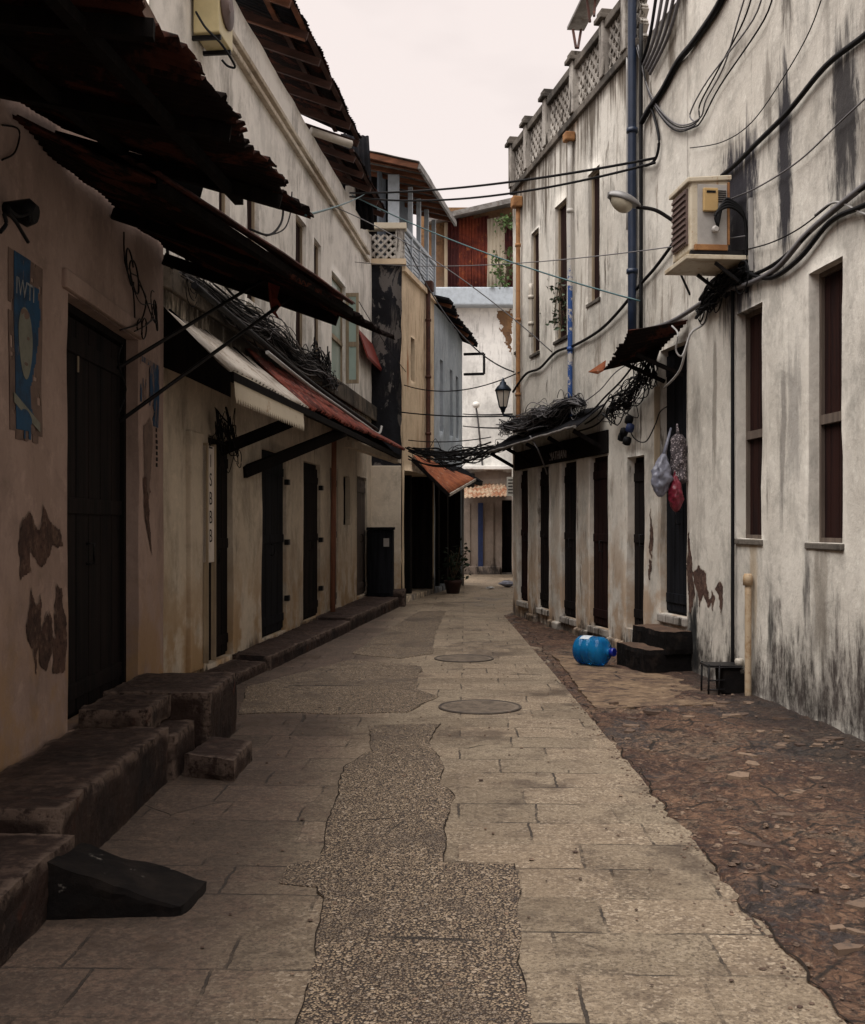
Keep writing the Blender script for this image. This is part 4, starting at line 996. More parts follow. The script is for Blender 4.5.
# ---- house with balcony (dark flank)
CF = lambda Y: -4.74 + .2 * Y
YC = 20.8
HC = thing('house', 'narrow house with blackened flank, cream front and roofed blue balcony', 'house', (-1, 22, 0))
WCs = Wall((-3.4, YC), (CF(YC), YC), (0, -1)); WCf = Wall((CF(YC), YC), (CF(23.86), 23.86), (1, 0))
facade(WCs, -.05, 6.42, [], 2.9, seed=13).build('wall', M['wallCside'], HC)
oC = [opn(WCf, 411, 415, 4.35, 5.2, .12)]
gC = (.2, WCf.L - .02, .12, 2.55, 1.6)
facade(WCf, -.05, 6.3, oC + [gC], 2.2, seed=15).build('wall', M['wallC'], HC)
window(WCf, oC[0], M['glassdark'], HC, M['darkwood'])
door_leaf(WCf, gC, M['door'], HC, 6, handle=False)  # black planks at the back, shop interior's shade put into the colour
m = MB(); m.wbox(WCf, gC[0] + 1.1, gC[0] + 1.25, .12, 2.5, -.3, -.12); m.build('pillar', M['darkwood'], HC)  # near-black pillar, shade of the recess put into its colour
# lower cream part of the flank beside the electric cabinet
m = MB(); m.wbox(WCs, WCs.L - .72, WCs.L - .015, -.04, 2.62, -.02, .05); m.build('flank_render', M['wallB'], HC, bevel=.015)
# balcony
m = MB(); m.wbox(WCs, WCs.L - .75, WCs.L + .08, 6.42, 6.52, -.3, .08); m.wbox(WCf, .0, WCf.L, 6.302, 6.40, -.6, .07); bal = m.build('balcony_slab', M['wallC'], HC)
lattice(WCs, WCs.L - .62, WCs.L - .12, 6.54, 6.98, -.05, .03, .15, .045).build('lattice', M['parapet'], HC)
m = MB(); m.wbox(WCs, WCs.L - .12, WCs.L + .05, 6.522, 7.08, -.12, .05); m.build('corner_pier', M['parapet'], HC, bevel=.01)
m = MB(); m.wbox(WCs, WCs.L - .8, WCs.L + .09, 7.082, 7.2, -.14, .09); m.build('rail', M['palesheet'], HC, bevel=.015)
m = MB(); m.wbox(WCs, WCs.L - .26, WCs.L - .05, 7.202, 8.12, -.12, .04); m.build('column', M['bluewhite'], HC, bevel=.008)
m = MB(); m.wbox(WCf, .1, WCf.L, 7.1, 7.17, -.04, .06); m.build('rail', M['bluewhite'], HC, bevel=.008)
for k in range(9):
    z = 6.42 + k * .075; m = MB(); m.wbox(WCf, .1, WCf.L - .02, z, z + .05, -.01, .015); m.build('slat', M['bluewhite'], HC)
for k in range(4):
    s = .72 + k * .78; m = MB(); m.wbox(WCf, s - .035, s + .035, 6.402, 8.1, -.035, .05); m.build('post', M['bluewhite'], HC)
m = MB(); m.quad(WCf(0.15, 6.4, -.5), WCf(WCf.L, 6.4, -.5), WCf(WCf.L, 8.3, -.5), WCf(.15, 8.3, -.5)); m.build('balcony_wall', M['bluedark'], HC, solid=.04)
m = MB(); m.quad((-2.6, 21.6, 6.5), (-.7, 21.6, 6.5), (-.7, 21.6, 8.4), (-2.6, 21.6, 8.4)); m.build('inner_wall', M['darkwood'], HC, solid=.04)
rf = corrug((-2.3, 20.15, 8.62), (-1.75, 24.0, 8.62), (.52, 23.95, 8.12), (-.25, 20.1, 8.16), nv=6, warp=.02, seed=61, amp=.015).build('roof', M['zinc'], HC, solid=.006)
m = MB(); m.bar((-2.2, 20.2, 8.52), (-.27, 20.17, 8.07), .06, .1); m.build('bargeboard', M['rafter'], rf)
m = MB(); m.bar((-.25, 20.15, 8.08), (.5, 23.9, 8.04), .05, .1); m.build('fascia', M['zinc'], rf)
for k in range(8):
    Y = 20.35 + k * .48; x = -.25 + (Y - 20.1) * .2; m = MB(); m.bar((x - 1.25, Y, 8.32), (x, Y, 8.06), .05, .08); m.build('rafter', M['rafter'], rf)
D, s0, z0, z1 = pipeW(WCf, 425, 292, 462, .05, M['brownpipe'], HC, clamps=3)
m = MB(); m.wbox(WCf, s0 - .1, s0 + .1, z0, z0 + .22, .0, .18); m.build('hopper', M['brownpipe'], D, bevel=.03)
m = MB(); m.wbox(WCf, gC[1] - .08, gC[1] - .01, .11, 2.54, -1.57, -.02); m.build('shade_panel', M['door'], HC)  # dark panel over the pale reveal, stands for shade inside the shop
m = MB(); m.wbox(WCf, .3, 1.0, .13, 1.0, -.9, -.25); m.build('counter', M['door'], HC, bevel=.02)
# orange awning over the dark shop
oa = corrug((CF(21.65) + .02, 21.65, 2.86), (CF(24.6) + .02, 24.6, 2.84), (.95, 24.3, 2.52), (.33, 21.7, 2.12), nv=5, warp=.04, jag1=.04, seed=63).build('awning', M['rustorange'], HC, solid=.005)
m = MB(); m.bar((.33, 21.72, 2.09), (.95, 24.3, 2.50), .03, .05); m.build('edge_strip', M['whitesheet'], oa)
m = MB(); m.bar((CF(21.65), 21.66, 2.80), (.33, 21.68, 2.08), .04, .07); m.build('rafter', M['darkwood'], oa)

# ---- blue-grey house
WD = Wall((CF(23.88), 23.88), (CF(27.4), 27.4), (1, 0))
HD = thing('house', 'blue grey house with ragged dark eave and three slit windows', 'house', (0, 25.6, 0))
oD = [opn(WD, 440, 443, 3.6, 5.2, .12), opn(WD, 450, 452.6, 3.6, 5.15, .12), opn(WD, 456, 458.4, 3.6, 5.1, .12)]
gD = (.1, WD.L - .12, .12, 2.5, 1.6)
facade(WD, -.05, 6.3, oD + [gD], 3.0, seed=17).build('wall', M['wallD'], HD)
for o in oD: window(WD, o, M['shutter'], HD, M['rafter'])
door_leaf(WD, gD, M['door'], HD, 6, handle=False)  # black back boards carry the interior shade in their colour
m = MB(); m.wbox(WD, gD[1] - .08, gD[1] - .01, .11, 2.49, -1.57, -.02); m.build('shade_panel', M['door'], HD)  # added dark sheet hiding the blue reveal, painted-in shade
for a in (.9, 2.0):
    m = MB(); m.wbox(WD, gD[0] + a, gD[0] + a + .16, .12, 2.48, -.35, -.1); m.build('pillar', M['darkwood'], HD)  # pillars coloured near black for the shade under the awning
rd = corrug(WD(-.15, 6.62, -.6), WD(WD.L + .1, 6.4, -.6), WD(WD.L + .1, 5.92, .42), WD(-.15, 6.34, .38), nv=5, jag1=.14, warp=.06, seed=65, amp=.02).build('roof', M['zincdark'], HD, solid=.05)
for k in range(5):
    s = .2 + k * .75; m = MB(); m.bar(WD(s, 6.40 - .04 * k, -.05), WD(s, 6.26 - .085 * k, .34), .05, .07); m.build('rafter', M['rafter'], rd)
m = MB()
q = [WD(WD.L, 5.75, .04), WD(WD.L, 5.75, .55), WD(WD.L, 5.25, .55), WD(WD.L, 5.25, .04)]
for i in range(3): m.bar(q[i], q[i + 1], .06, .06)
m.build('bracket', M['iron'], HD)

da = corrug(WD(-.1, 2.95, .02), WD(WD.L + .1, 2.9, .02), WD(WD.L - .1, 2.56, .55), WD(-.1, 2.58, .55), nv=5, warp=.05, jag1=.05, seed=67).build('awning', M['zincdark'], HD, solid=.005)
m = MB(); m.bar(WD(-.1, 2.53, .5), WD(WD.L - .1, 2.51, .5), .06, .08); m.build('eave_beam', M['darkwood'], da)
for k in range(4):
    m = MB(); m.bar(WD(.3 + k, 2.84, .02), WD(.3 + k * .95, 2.55, .5), .05, .06); m.build('rafter', M['darkwood'], da)
# ---- house closing the alley
YE = 33.2
WE = Wall((-3.5, YE), (7.5, YE), (0, -1))
HE = thing('house', 'white house closing the alley with rusted sheet upper storey', 'house', (1.5, 34, 0))
sE = lambda px: WE.hit(px, 500)[0]; zE = lambda py: WE.hit(470, py)[1]
oE = [(sE(502), sE(514), .06, zE(500), .25)]
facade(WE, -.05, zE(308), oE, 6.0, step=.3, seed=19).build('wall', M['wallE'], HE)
door_leaf(WE, oE[0], M['door'], HE, 4, handle=False)
m = MB(); m.wbox(WE, sE(425), sE(540), zE(308), zE(290), -.3, .45, -.0); m.build('gutter_band', M['bluewhite'], HE, bevel=.04)
m = MB(); m.wbox(WE, sE(420), sE(540), zE(290), zE(205), -3.0, -.25); m.build('upper_wall', M['brick'], HE)
for p0, p1, mk in ((447, 459, 'rustwine'), (459, 472, 'rustwall'), (472, 487, 'rustwall'), (487, 505, 'palesheet'), (505, 520, 'rustwine')):
    o_ = -.16 + .012 * (p0 % 3)
    corrug(WE(sE(p0), zE(291), o_), WE(sE(p1) + .05, zE(291), o_), WE(sE(p1) + .05, zE(214), o_), WE(sE(p0), zE(218), o_), pitch=.11, amp=.022, nv=3, warp=.02, seed=int(p0)).build('wall_sheet', M[mk], HE, solid=.006)
m = MB(); m.bar(WE(sE(446), zE(291), -.12), WE(sE(446), zE(222), -.12), .12, .10); m.build('corner_post', M['framewood'], HE)
m = MB(); m.add([WE(sE(425), zE(227), .5), WE(sE(530), zE(203), .5), WE(sE(530), zE(196), -3.2), WE(sE(425), zE(212), -3.2), WE(sE(425), zE(222), .5), WE(sE(530), zE(198), .5), WE(sE(530), zE(190), -3.2), WE(sE(425), zE(207), -3.2)], [(3, 2, 1, 0), (4, 5, 6, 7), (0, 1, 5, 4), (1, 2, 6, 5), (2, 3, 7, 6), (3, 0, 4, 7)]); m.build('roof', M['zinc'], HE)
scar(WE, [(497, 312), (512, 310), (512, 356), (506, 345), (502, 330)], .02, M['brick'], HE, 50, rag=.08)
m = corrug(WE(sE(460), zE(484), .02), WE(sE(504), zE(484), .02), WE(sE(506), 2.32, 2.1), WE(sE(458), 2.27, 2.1), nv=6, seed=71, amp=.02, pitch=.12).build('awning', M['rustpale'], HE, solid=.006)
m = MB(); m.wbox(WE, sE(478), sE(483), .06, zE(503), .0, .05); m.build('painted_pilaster', M['bluecol'], HE)
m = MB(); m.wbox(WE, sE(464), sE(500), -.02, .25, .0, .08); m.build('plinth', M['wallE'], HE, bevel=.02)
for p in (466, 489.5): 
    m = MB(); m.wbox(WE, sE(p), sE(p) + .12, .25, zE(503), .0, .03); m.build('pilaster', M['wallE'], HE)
m = MB(); m.wbox(WE, sE(463), sE(520), zE(470), zE(466), .0, .25); m.build('string_course', M['wallE'], HE, bevel=.02)
m = MB(); m.wbox(WE, sE(462), sE(474), zE(487), zE(474), .02, .6); m.build('lean_to_box', M['darkwood'], HE, bevel=.02)
sg = thing('shop_sign', 'small grey sign board over the dark door at the alley end', 'sign', WE(sE(507), zE(498), 2.2))
m = MB(); m.wbox(WE, sE(502), sE(513.5), zE(498), zE(480), 2.12, 2.17); m.build('board', M['greyboard'], sg)
m = MB()
for k in range(5): m.wbox(WE, sE(503.2), sE(512.5) - .05 * (k % 2), zE(495.5 - k * 3), zE(494.3 - k * 3), 2.17, 2.174)
m.build('faded_lines', M['ink'], sg)

# ================================================================ THINGS: stone benches, steps
def stone(name, label, cat, pts8, mat, group=None, sub=True):
    """rough worn block from 8 corners"""
    m = MB(); p = [Vector(q) for q in pts8]; n = 7
    def face(a, b, c, d):
        base = len(m.v)
        L1 = max(2, int(max((b - a).length, (c - d).length) / .045)); L2 = max(2, int(max((d - a).length, (c - b).length) / .045))
        for i in range(L1 + 1):
            for j in range(L2 + 1):
                q = a.lerp(b, i / L1).lerp(d.lerp(c, i / L1), j / L2)
                e = Vector((nz(q, 5, 1), nz(q, 5, 2), nz(q, 5, 3))) * .011 + Vector((nz(q, 16, 4), nz(q, 16, 5), nz(q, 16, 6))) * .007
                if (i in (0, L1)) or (j in (0, L2)): e += (ctr - q).normalized() * (.008 + .030 * max(0, nz(q, 6, 8) - .05))
                m.v.append(q + e)
        for i in range(L1):
            for j in range(L2):
                k = base + i * (L2 + 1) + j; m.f.append([k, k + L2 + 1, k + L2 + 2, k + 1]); m.sm.append(False)
    ctr = sum(p, Vector()) / 8
    for q in ((3, 2, 1, 0), (4, 5, 6, 7), (0, 1, 5, 4), (1, 2, 6, 5), (2, 3, 7, 6), (3, 0, 4, 7)): face(*[p[k] for k in q])
    # weld
    key = {}; rem = []
    for v in m.v:
        k = (round(v.x, 3), round(v.y, 3), round(v.z, 3)); rem.append(key.setdefault(k, len(key)))
    nv = [None] * len(key)
    for v, r_ in zip(m.v, rem): nv[r_] = v
    m.f = [[rem[i] for i in f] for f in m.f]; keep = [k for k, f in enumerate(m.f) if len(set(f)) == 4]
    m.f = [m.f[k] for k in keep]; m.sm = [m.sm[k] for k in keep]; m.v = nv
    return tag(m.build(name, mat), label, cat, group)
def blk(x0, x1, y0, y1, z1, z0=-.03, dz=0.0, sk=0.0):
    return [(x0, y0, z0), (x1, y0, z0), (x1 + sk, y1, z0), (x0, y1, z0), (x0, y0, z1), (x1, y0, z1 - dz), (x1 + sk, y1, z1 - dz), (x0, y1, z1)]
gS = 'stone blocks along the peach house'
stone('stone_bench', 'long worn stone bench under the peach wall, the tall middle block', 'stone bench', blk(A0(5) + .015, -1.53, 4.52, 6.38, .33, sk=.0), M['stone'], gS)
stone('stone_bench', 'low dark stone bench nearest the camera at bottom left', 'stone bench', blk(A0(3) + .015, -1.45, 2.2, 4.47, .25), M['stone'], gS)
stone('stone_slab', 'thick loose slab lying in front of the dark double door', 'stone slab', blk(-2.08, -1.66, 6.42, 7.02, .42, .28), M['stone'], gS)
stone('stone_step', 'low step between the long bench and the tall end block', 'stone step', blk(-2.1, -1.50, 6.41, 6.98, .27), M['stone'], gS)
stone('stone_block', 'tall square stone block ending the bench at the pier', 'stone block', blk(-2.11, -1.42, 7.03, 8.0, .43), M['stone'], gS)
stone('stone_step', 'small loose grey block on the paving in front of the benches', 'stone step', [(-1.48, 6.5, -.01), (-1.15, 6.36, -.01), (-1.14, 6.95, -.01), (-1.42, 7.05, -.01), (-1.48, 6.5, .145), (-1.15, 6.36, .14), (-1.14, 6.95, .135), (-1.42, 7.05, .14)], M['stone'], gS)
stone('ramp', 'dark worn wedge slab ramped from the near bench down to the paving', 'ramp', [(-1.47, 4.14, -.02), (-.94, 4.18, -.012), (-.91, 4.52, -.012), (-1.45, 4.52, -.02), (-1.47, 4.14, .235), (-.94, 4.18, .045), (-.91, 4.52, .036), (-1.45, 4.52, .205)], M['blackstone'])
pf = lambda Y: -3.07 + .1226 * Y
def plat(name, label, Y0, Y1, h, mat, dx=0.0):
    return stone(name, label, 'stone step', [(B0(Y0) + .02, Y0, -.03), (pf(Y0) + dx, Y0, -.03), (pf(Y1) + dx, Y1, -.03), (B0(Y1) + .02, Y1, -.03), (B0(Y0) + .02, Y0, h), (pf(Y0) + dx, Y0, h - .02), (pf(Y1) + dx, Y1, h - .02), (B0(Y1) + .02, Y1, h)], mat, 'stone terraces along the cream house')
plat('stone_terrace', 'broken dark terrace slab before the first door of the cream house', 9.0, 11.2, .13, M['stone'])
plat('stone_terrace', 'raised terrace before the second and third cream house doors', 11.24, 15.4, .175, M['stone'], .03)
plat('stone_terrace', 'far terrace slab by the electric cabinet and wooden pole', 15.44, 19.9, .21, M['stone'], .02)
m_ = stone('stone_kerb', 'short pale kerb stone at the foot of the blackened flank corner', 'kerb stone', blk(-.95, -.5, 20.0, 20.72, .3), M['stone'], 'stone terraces along the cream house')
# steps on the right
stone('door_step', 'lower black stone doorstep with brown worn top beside the blue bottle', 'doorstep', [tuple(v) for v in (Rf(.55, -.03, .0), Rf(-.12, -.03, .0), Rf(-.12, -.03, .50), Rf(.66, -.03, .52), Rf(.55, .27, .0), Rf(-.12, .27, .0), Rf(-.12, .27, .50), Rf(.66, .27, .52))], M['steptop'], 'doorsteps of the right house')
stone('door_step', 'upper black stone doorstep against the right house doorway', 'doorstep', [tuple(v) for v in (Rf(.72, .22, .0), Rf(-.16, .22, .0), Rf(-.16, .22, .30), Rf(.72, .22, .32), Rf(.72, .44, .0), Rf(-.16, .44, .0), Rf(-.16, .44, .30), Rf(.72, .44, .32))], M['steptop'], 'doorsteps of the right house')

# ================================================================ water bottle
bc = gp(581, 664); bt = thing('water_bottle', 'large blue plastic water bottle lying on its side by the doorstep', 'bottle', (1.55, 12.6, .02))
ax = Vector((.74, -.67, 0)).normalized(); c0 = Vector((1.545, 11.62, .188)); r = .15
prof = [(0, .11), (.012, .135), (.03, .148), (.06, r), (.10, r), (.108, .142), (.118, .142), (.126, r), (.19, r), (.198, .142), (.208, .142), (.216, r), (.285, r), (.32, .138), (.35, .10), (.365, .045), (.40, .04), (.41, .04)]
m = MB(); m.lathe(c0, ax, prof, 28); bo = m.build('bottle_body', M['bottle'], bt)
m = MB(); m.lathe(c0 + ax * .40, ax, [(0, .045), (.04, .045), (.045, .04)], 16); m.build('cap', M['bottlecap'], bt)
m = MB()
for i in range(9):
    a0 = .95 + i * .11; a1_ = a0 + .11
    y = ax.cross(Vector((0, 0, 1))); z = Vector((0, 0, 1))
    f = lambda a, t: c0 + ax * t + (z * math.sin(a) + y * math.cos(a)) * (r + .002)
    m.quad(f(a0, .07), f(a1_, .07), f(a1_, .18), f(a0, .18))
m.build('label', M['bluewhite'], bt, solid=.001)
# crumpled pink paper
m = MB(); R = random.Random(9); c = Rf(1.0, .10, .30)
vs = []; n = 10
for i in range(7):
    th = math.pi * i / 6
    for k in range(n):
        ph = 2 * math.pi * k / n; rr = .085 * R.uniform(.65, 1.15); vs.append(c + Vector((math.sin(th) * math.cos(ph) * rr, math.sin(th) * math.sin(ph) * rr, math.cos(th) * rr)))
m.add(vs, [(i * n + k, i * n + (k + 1) % n, (i + 1) * n + (k + 1) % n, (i + 1) * n + k) for i in range(6) for k in range(n)])
tag(m.build('crumpled_paper', M['pink']), 'crumpled pink paper lodged between doorstep and wall', 'litter')
# iron drain stand at the foot of the pipe
ds = thing('drain_trap', 'rusty black iron drain box with rods under the thin wall pipe', 'drain', (2.5, 9.1, 0))
c = Rn(Rn.S(742), 0, .14); x, y = c.x, c.y
m = MB(); m.box(x - .06, x + .16, y - .12, y + .16, .03, .27, .012); m.build('body', M['blackstone'], ds, bevel=.02)
m = MB(); m.box(x - .20, x + .10, y - .14, y + .14, .272, .29, .004); m.build('top_plate', M['iron'], ds)
for q in ([(x + dx, y + dy, .0), (x + dx + .005, y + dy, .30)] for dx, dy in ((-.19, -.13), (-.19, .12), (-.1, -.13))):
    m = MB(); m.tube(q, .009, 6); m.build('rod', M['iron'], ds)
for z in (.16, .08):
    m = MB(); m.tube([(x - .2, y - .13, z), (x - .05, y - .13, z + .005)], .007, 6); m.build('rod', M['iron'], ds)
m = MB(); m.lathe((x + .1, y - .04, .27), (0, 0, 1), [(0, .035), (.05, .04), (.07, .03)], 10); m.build('tap_valve', M['pvc'], ds)

# hanging bags
def bag(name, label, top, bot, w, mat, strap, seed, dep=.10, boxy=0):
    top, bot = Vector(top), Vector(bot); m = MB(); n = 36; prof = []
    L = (bot - top).length; d = (bot - top).normalized(); x = Vector((1, .35, 0)).normalized(); y = d.cross(x).normalized(); x = y.cross(d)
    K = 30; b0 = len(m.v)
    for i in range(K + 1):
        t = i / K; rr = w * (math.sin(math.pi * min(1, (t * .92 + .06))) ** .65) * (.45 + .55 * t ** .6) if not boxy else w * (.78 + .22 * t) * min(1, (t + .02) * 9) ** .5 * min(1, (1.02 - t) * 14) ** .5
        for k in range(n):
            a = 2 * math.pi * k / n; p = top + d * L * t
            q = 1 + .14 * math.sin(a * 5 + seed + t * 4) * (1 - t * .5) + nz((math.cos(a) * 2, math.sin(a) * 2, t * 5), 1.3, seed) * .3 + nz((math.cos(a) * 2, math.sin(a) * 2, t * 5), 4.0, seed) * .18
            m.v.append(p + (x * math.cos(a) + y * math.sin(a) * dep / w) * rr * q)
    for i in range(K):
        for k in range(n): m.f.append([b0 + i * n + k, b0 + i * n + (k + 1) % n, b0 + (i + 1) * n + (k + 1) % n, b0 + (i + 1) * n + k]); m.sm.append(True)
    m.f.append([b0 + k for k in range(n)]); m.sm.append(False); m.f.append([b0 + K * n + k for k in range(n)]); m.sm.append(False)
    root = thing(name, label, 'bag', bot, 'bags hanging in the right house doorway'); m.build('sack', mat, root)
    s_ = MB(); s_.tube([top + d * .02, strap], [.022, .01], 7); s_.build('strap', mat, root)
Yb = 11.05
bag('hanging_bag', 'grey blue plastic carrier bag hung by a long strap in the doorway', pt(664, 453, Yb), pt(660, 497, Yb), .115, M['bagblue'], pt(671, 428, Yb + .1), 1)
bag('hanging_bag', 'grey dotted cloth bag hanging in the doorway', pt(678, 434, Yb + .05), pt(678, 484, Yb + .05), .078, M['bagdots'], pt(677, 424, Yb + .1), 4, boxy=1)
bag('hanging_bag', 'small pink and red plastic bag below the dotted bag', pt(675, 474, Yb - .02), pt(676, 512, Yb), .078, M['bagred'], pt(677, 466, Yb), 7)

# ================================================================ air conditioners
ac = thing('air_conditioner', 'cream rusty air conditioner on the stained right wall with coiled black hoses', 'air conditioner', (2.4, 9.7, 3.8))
Y0 = 9.5; sA, sB = Rn.sY(9.5), Rn.sY(10.0); o0, o1 = .16, .50; z0, z1 = 3.86, 4.47
m = MB(); m.wbox(Rn, sA, sB, z0, z1, o0, o1); m.build('casing', M['accase'], ac, bevel=.015)
m = MB(); m.wbox(Rn, sA - .02, sB + .02, z1 + .002, z1 + .045, o0 - .02, o1 + .03, .03); m.build('top_cover', M['accase'], ac, bevel=.008)
m = MB(); m.wbox(Rn, sA + .06, sB - .06, z0 + .07, z1 - .06, o1 + .001, o1 + .018)
for k in range(9): m.wbox(Rn, sA + .07, sB - .07, z0 + .09 + k * .052, z0 + .11 + k * .052, o1 + .018, o1 + .032)
m.build('grill', M['acgrill'], ac)
m = MB(); m.wbox(Rn, sA - .012, sA - .001, z0 + .03, z1 - .04, o0 + .02, o1 - .06); m.build('side_panel', M['acgrey'], ac, bevel=.004)
m = MB(); m.wbox(Rn, sA - .05, sA - .013, z1 - .28, z1 - .08, o1 - .23, o1 - .10); mb = m.build('meter_box', M['tanbox'], ac, bevel=.008)
m = MB(); m.wbox(Rn, sA - .054, sA - .051, z1 - .125, z1 - .105, o1 - .205, o1 - .125); m.build('slot', M['black'], mb)
m = MB()
for k in range(6): m.wbox(Rn, sA - .018, sA - .0125, z1 - .19 + k * .018, z1 - .182 + k * .018, o0 + .03, o0 + .10)
m.build('vent_louvre', M['iron'], ac)
m = MB(); m.wbox(Rn, sA - .03, sA - .0, z0 - .0, z0 + .05, o0 + .02, o1 - .03); m.wbox(Rn, sA - .022, sA - .002, z0 + .05, z1 - .02, o0 - .002, o0 + .018); m.build('corner_trim', M['rustpipe'], ac, bevel=.004)
m = MB(); m.wbox(Rn, sA - .08, sB + .05, z0 - .09, z0 - .05, .0, o1 + .06); m.build('shelf', M['accase'], ac, bevel=.006)
for s in (sA - .02, sB - .06):
    m = MB(); m.wbox(Rn, s, s + .05, z0 - .05, z0 - .002, .02, o1); m.bar(Rn(s + .025, z0 - .30, .01), Rn(s + .025, z0 - .1, o1 - .22), .03, .025); m.build('bracket', M['iron'], ac)
m = MB(); m.wbox(Rn, sA - .16, sA - .12, z0 - .2, z0 + .42, .005, .035); m.build('wall_rail', M['cablepale'], ac)
for k in range(4):
    h = MB(); c = Rn(sA - .04, z0 + .18, o1 - .22)
    h.tube(smooth_pts([c + Vector((0, 0, .16)) if k == 0 else c, c + Vector((0, -.03, .03)), Rn(sA - .07, z0 + .30 + .03 * k, o0 + .14 - .02 * k), Rn(sA - .08, z0 + .36 + .02 * k, o0 + .02), Rn(sA - .08, z0 + .26, .05), Rn(sA - .06, z0 - .1 * k, .03), Rn(sA - .06, z0 - .35, .03)]), .014, 6); h.build('hose', M['black'], ac)
m = MB(); m.lathe(Rn(sA - .035, z0 + .17, o1 - .2), Rn.u * -1, [(0, .03), (.03, .035), (.05, .02)], 10); m.build('valve', M['acgrey'], ac)

ac2 = thing('air_conditioner', 'yellowed air conditioner with round fan grill high on the left house', 'air conditioner', WB(WB.sY(9.7), 5.6, .3))
sA, sB = WB.sY(9.95), WB.sY(10.4); o0, o1 = .03, .27; z0, z1 = 5.95, 6.6
m = MB(); m.wbox(WB, sA, sB, z0, z1, o0, o1); m.build('casing', M['acyellow'], ac2, bevel=.012)
m = MB(); cc = WB((sA + sB) / 2, (z0 + z1) / 2, o1)
m.lathe(cc, WB.n, [(.0, .20), (.012, .205), (.02, .20), (.032, .05), (.04, .045)], 24); m.build('fan_grill', M['acgrill'], ac2)
for q in (sA + .05, sB - .08):
    m = MB(); m.wbox(WB, q, q + .03, z0 - .04, z0 - .002, .0, o1); m.build('bracket', M['iron'], ac2)

# ================================================================ lamps
sl = thing('street_lamp', 'grey cobra head street lamp on an arm from the right wall', 'street lamp', (2.5, 11, 4.7))
hd = pt(622, 203, 10.9); tip = pt(608, 196, 10.9); tail = pt(640, 207, 10.9)
m = MB(); d = (tail - tip); n = 12
for i in range(n + 1):
    t = i / n; w = .105 * (math.sin(math.pi * (t * .86 + .08)) ** .6); c = tip.lerp(tail, t)
    m.v += [c + Vector((0, math.cos(a) * w * 1.15, max(-.15, math.sin(a)) * w * .85)) for a in [2 * math.pi * k / 14 for k in range(14)]]
for i in range(n):
    for k in range(14): m.f.append([i * 14 + k, i * 14 + (k + 1) % 14, (i + 1) * 14 + (k + 1) % 14, (i + 1) * 14 + k]); m.sm.append(True)
m.f += [list(range(14)), [n * 14 + k for k in range(14)]]; m.sm += [False, False]
m.build('lamp_head', M['lampmetal'], sl)
m = MB(); n = 10; c0 = tip.lerp(tail, .08); c1 = tip.lerp(tail, .74)
for i in range(n + 1):
    t = i / n; w = .098 * math.sin(math.pi * (t * .9 + .05)) ** .5; c = c0.lerp(c1, t) - Vector((0, 0, .006))
    m.v += [c + Vector((0, math.cos(a) * w * 1.05, -abs(math.sin(a)) * w * 1.15)) for a in [math.pi * k / 10 for k in range(11)]]
for i in range(n):
    for k in range(10): m.f.append([i * 11 + k, i * 11 + k + 1, (i + 1) * 11 + k + 1, (i + 1) * 11 + k]); m.sm.append(True)
m.build('diffuser', M['lampglass'], sl)
m = MB(); m.tube(smooth_pts([tail - Vector((.03, 0, 0)), pt(655, 210, 10.95), pt(672, 220, 11.0), Rn(Rn.sY(11.0), 4.42, .0)]), .02, 8); m.build('arm', M['iron'], sl)
m = MB(); m.tube([pt(672, 238, 11.0), pt(650, 268, 11.0) + Vector((.28, 0, 0)), Rn(Rn.sY(11.0), 3.8, .0)], .012, 6)
m.build('stay', M['iron'], sl)

ln = thing('wall_lantern', 'old style black iron lantern at the far corner of the right house', 'lantern', pt(504, 412, 17.4))
c = pt(503, 411, 17.4); hgt = .26
def ring4(z, w): return [c + Vector((math.cos(a) * w, math.sin(a) * w, z)) for a in [math.pi / 6 + math.pi / 3 * k for k in range(6)]]
m = MB()
lo, hi = ring4(.06, .065), ring4(.06 + hgt, .125)
for k in range(6): m.bar(lo[k], hi[k], .012, .012); m.bar(lo[k], lo[(k + 1) % 6], .012, .012); m.bar(hi[k], hi[(k + 1) % 6], .016, .016)
m.build('frame', M['lantern'], ln)
m = MB(); m.add([v.lerp(c + Vector((0, 0, v.z - c.z)), .06) for v in lo + hi], [(k, (k + 1) % 6, 6 + (k + 1) % 6, 6 + k) for k in range(6)]); m.build('glass', M['lanternglass'], ln)
m = MB(); m.lathe(c + Vector((0, 0, .06 + hgt)), (0, 0, 1), [(0, .145), (.015, .145), (.06, .11), (.10, .06), (.13, .055), (.15, .03), (.17, .028), (.19, .012), (.21, .004)], 6); m.build('roof', M['lantern'], ln)
m = MB(); m.lathe(c + Vector((0, 0, -.02)), (0, 0, 1), [(0, .03), (.03, .035), (.06, .05), (.08, .066)], 10); m.tube(smooth_pts([c + Vector((0, 0, .0)), c + Vector((.03, .0, -.07)), Rf(Rf.sY(17.45), c.z - .1, .0)]), .018, 8); m.build('bracket', M['lantern'], ln)

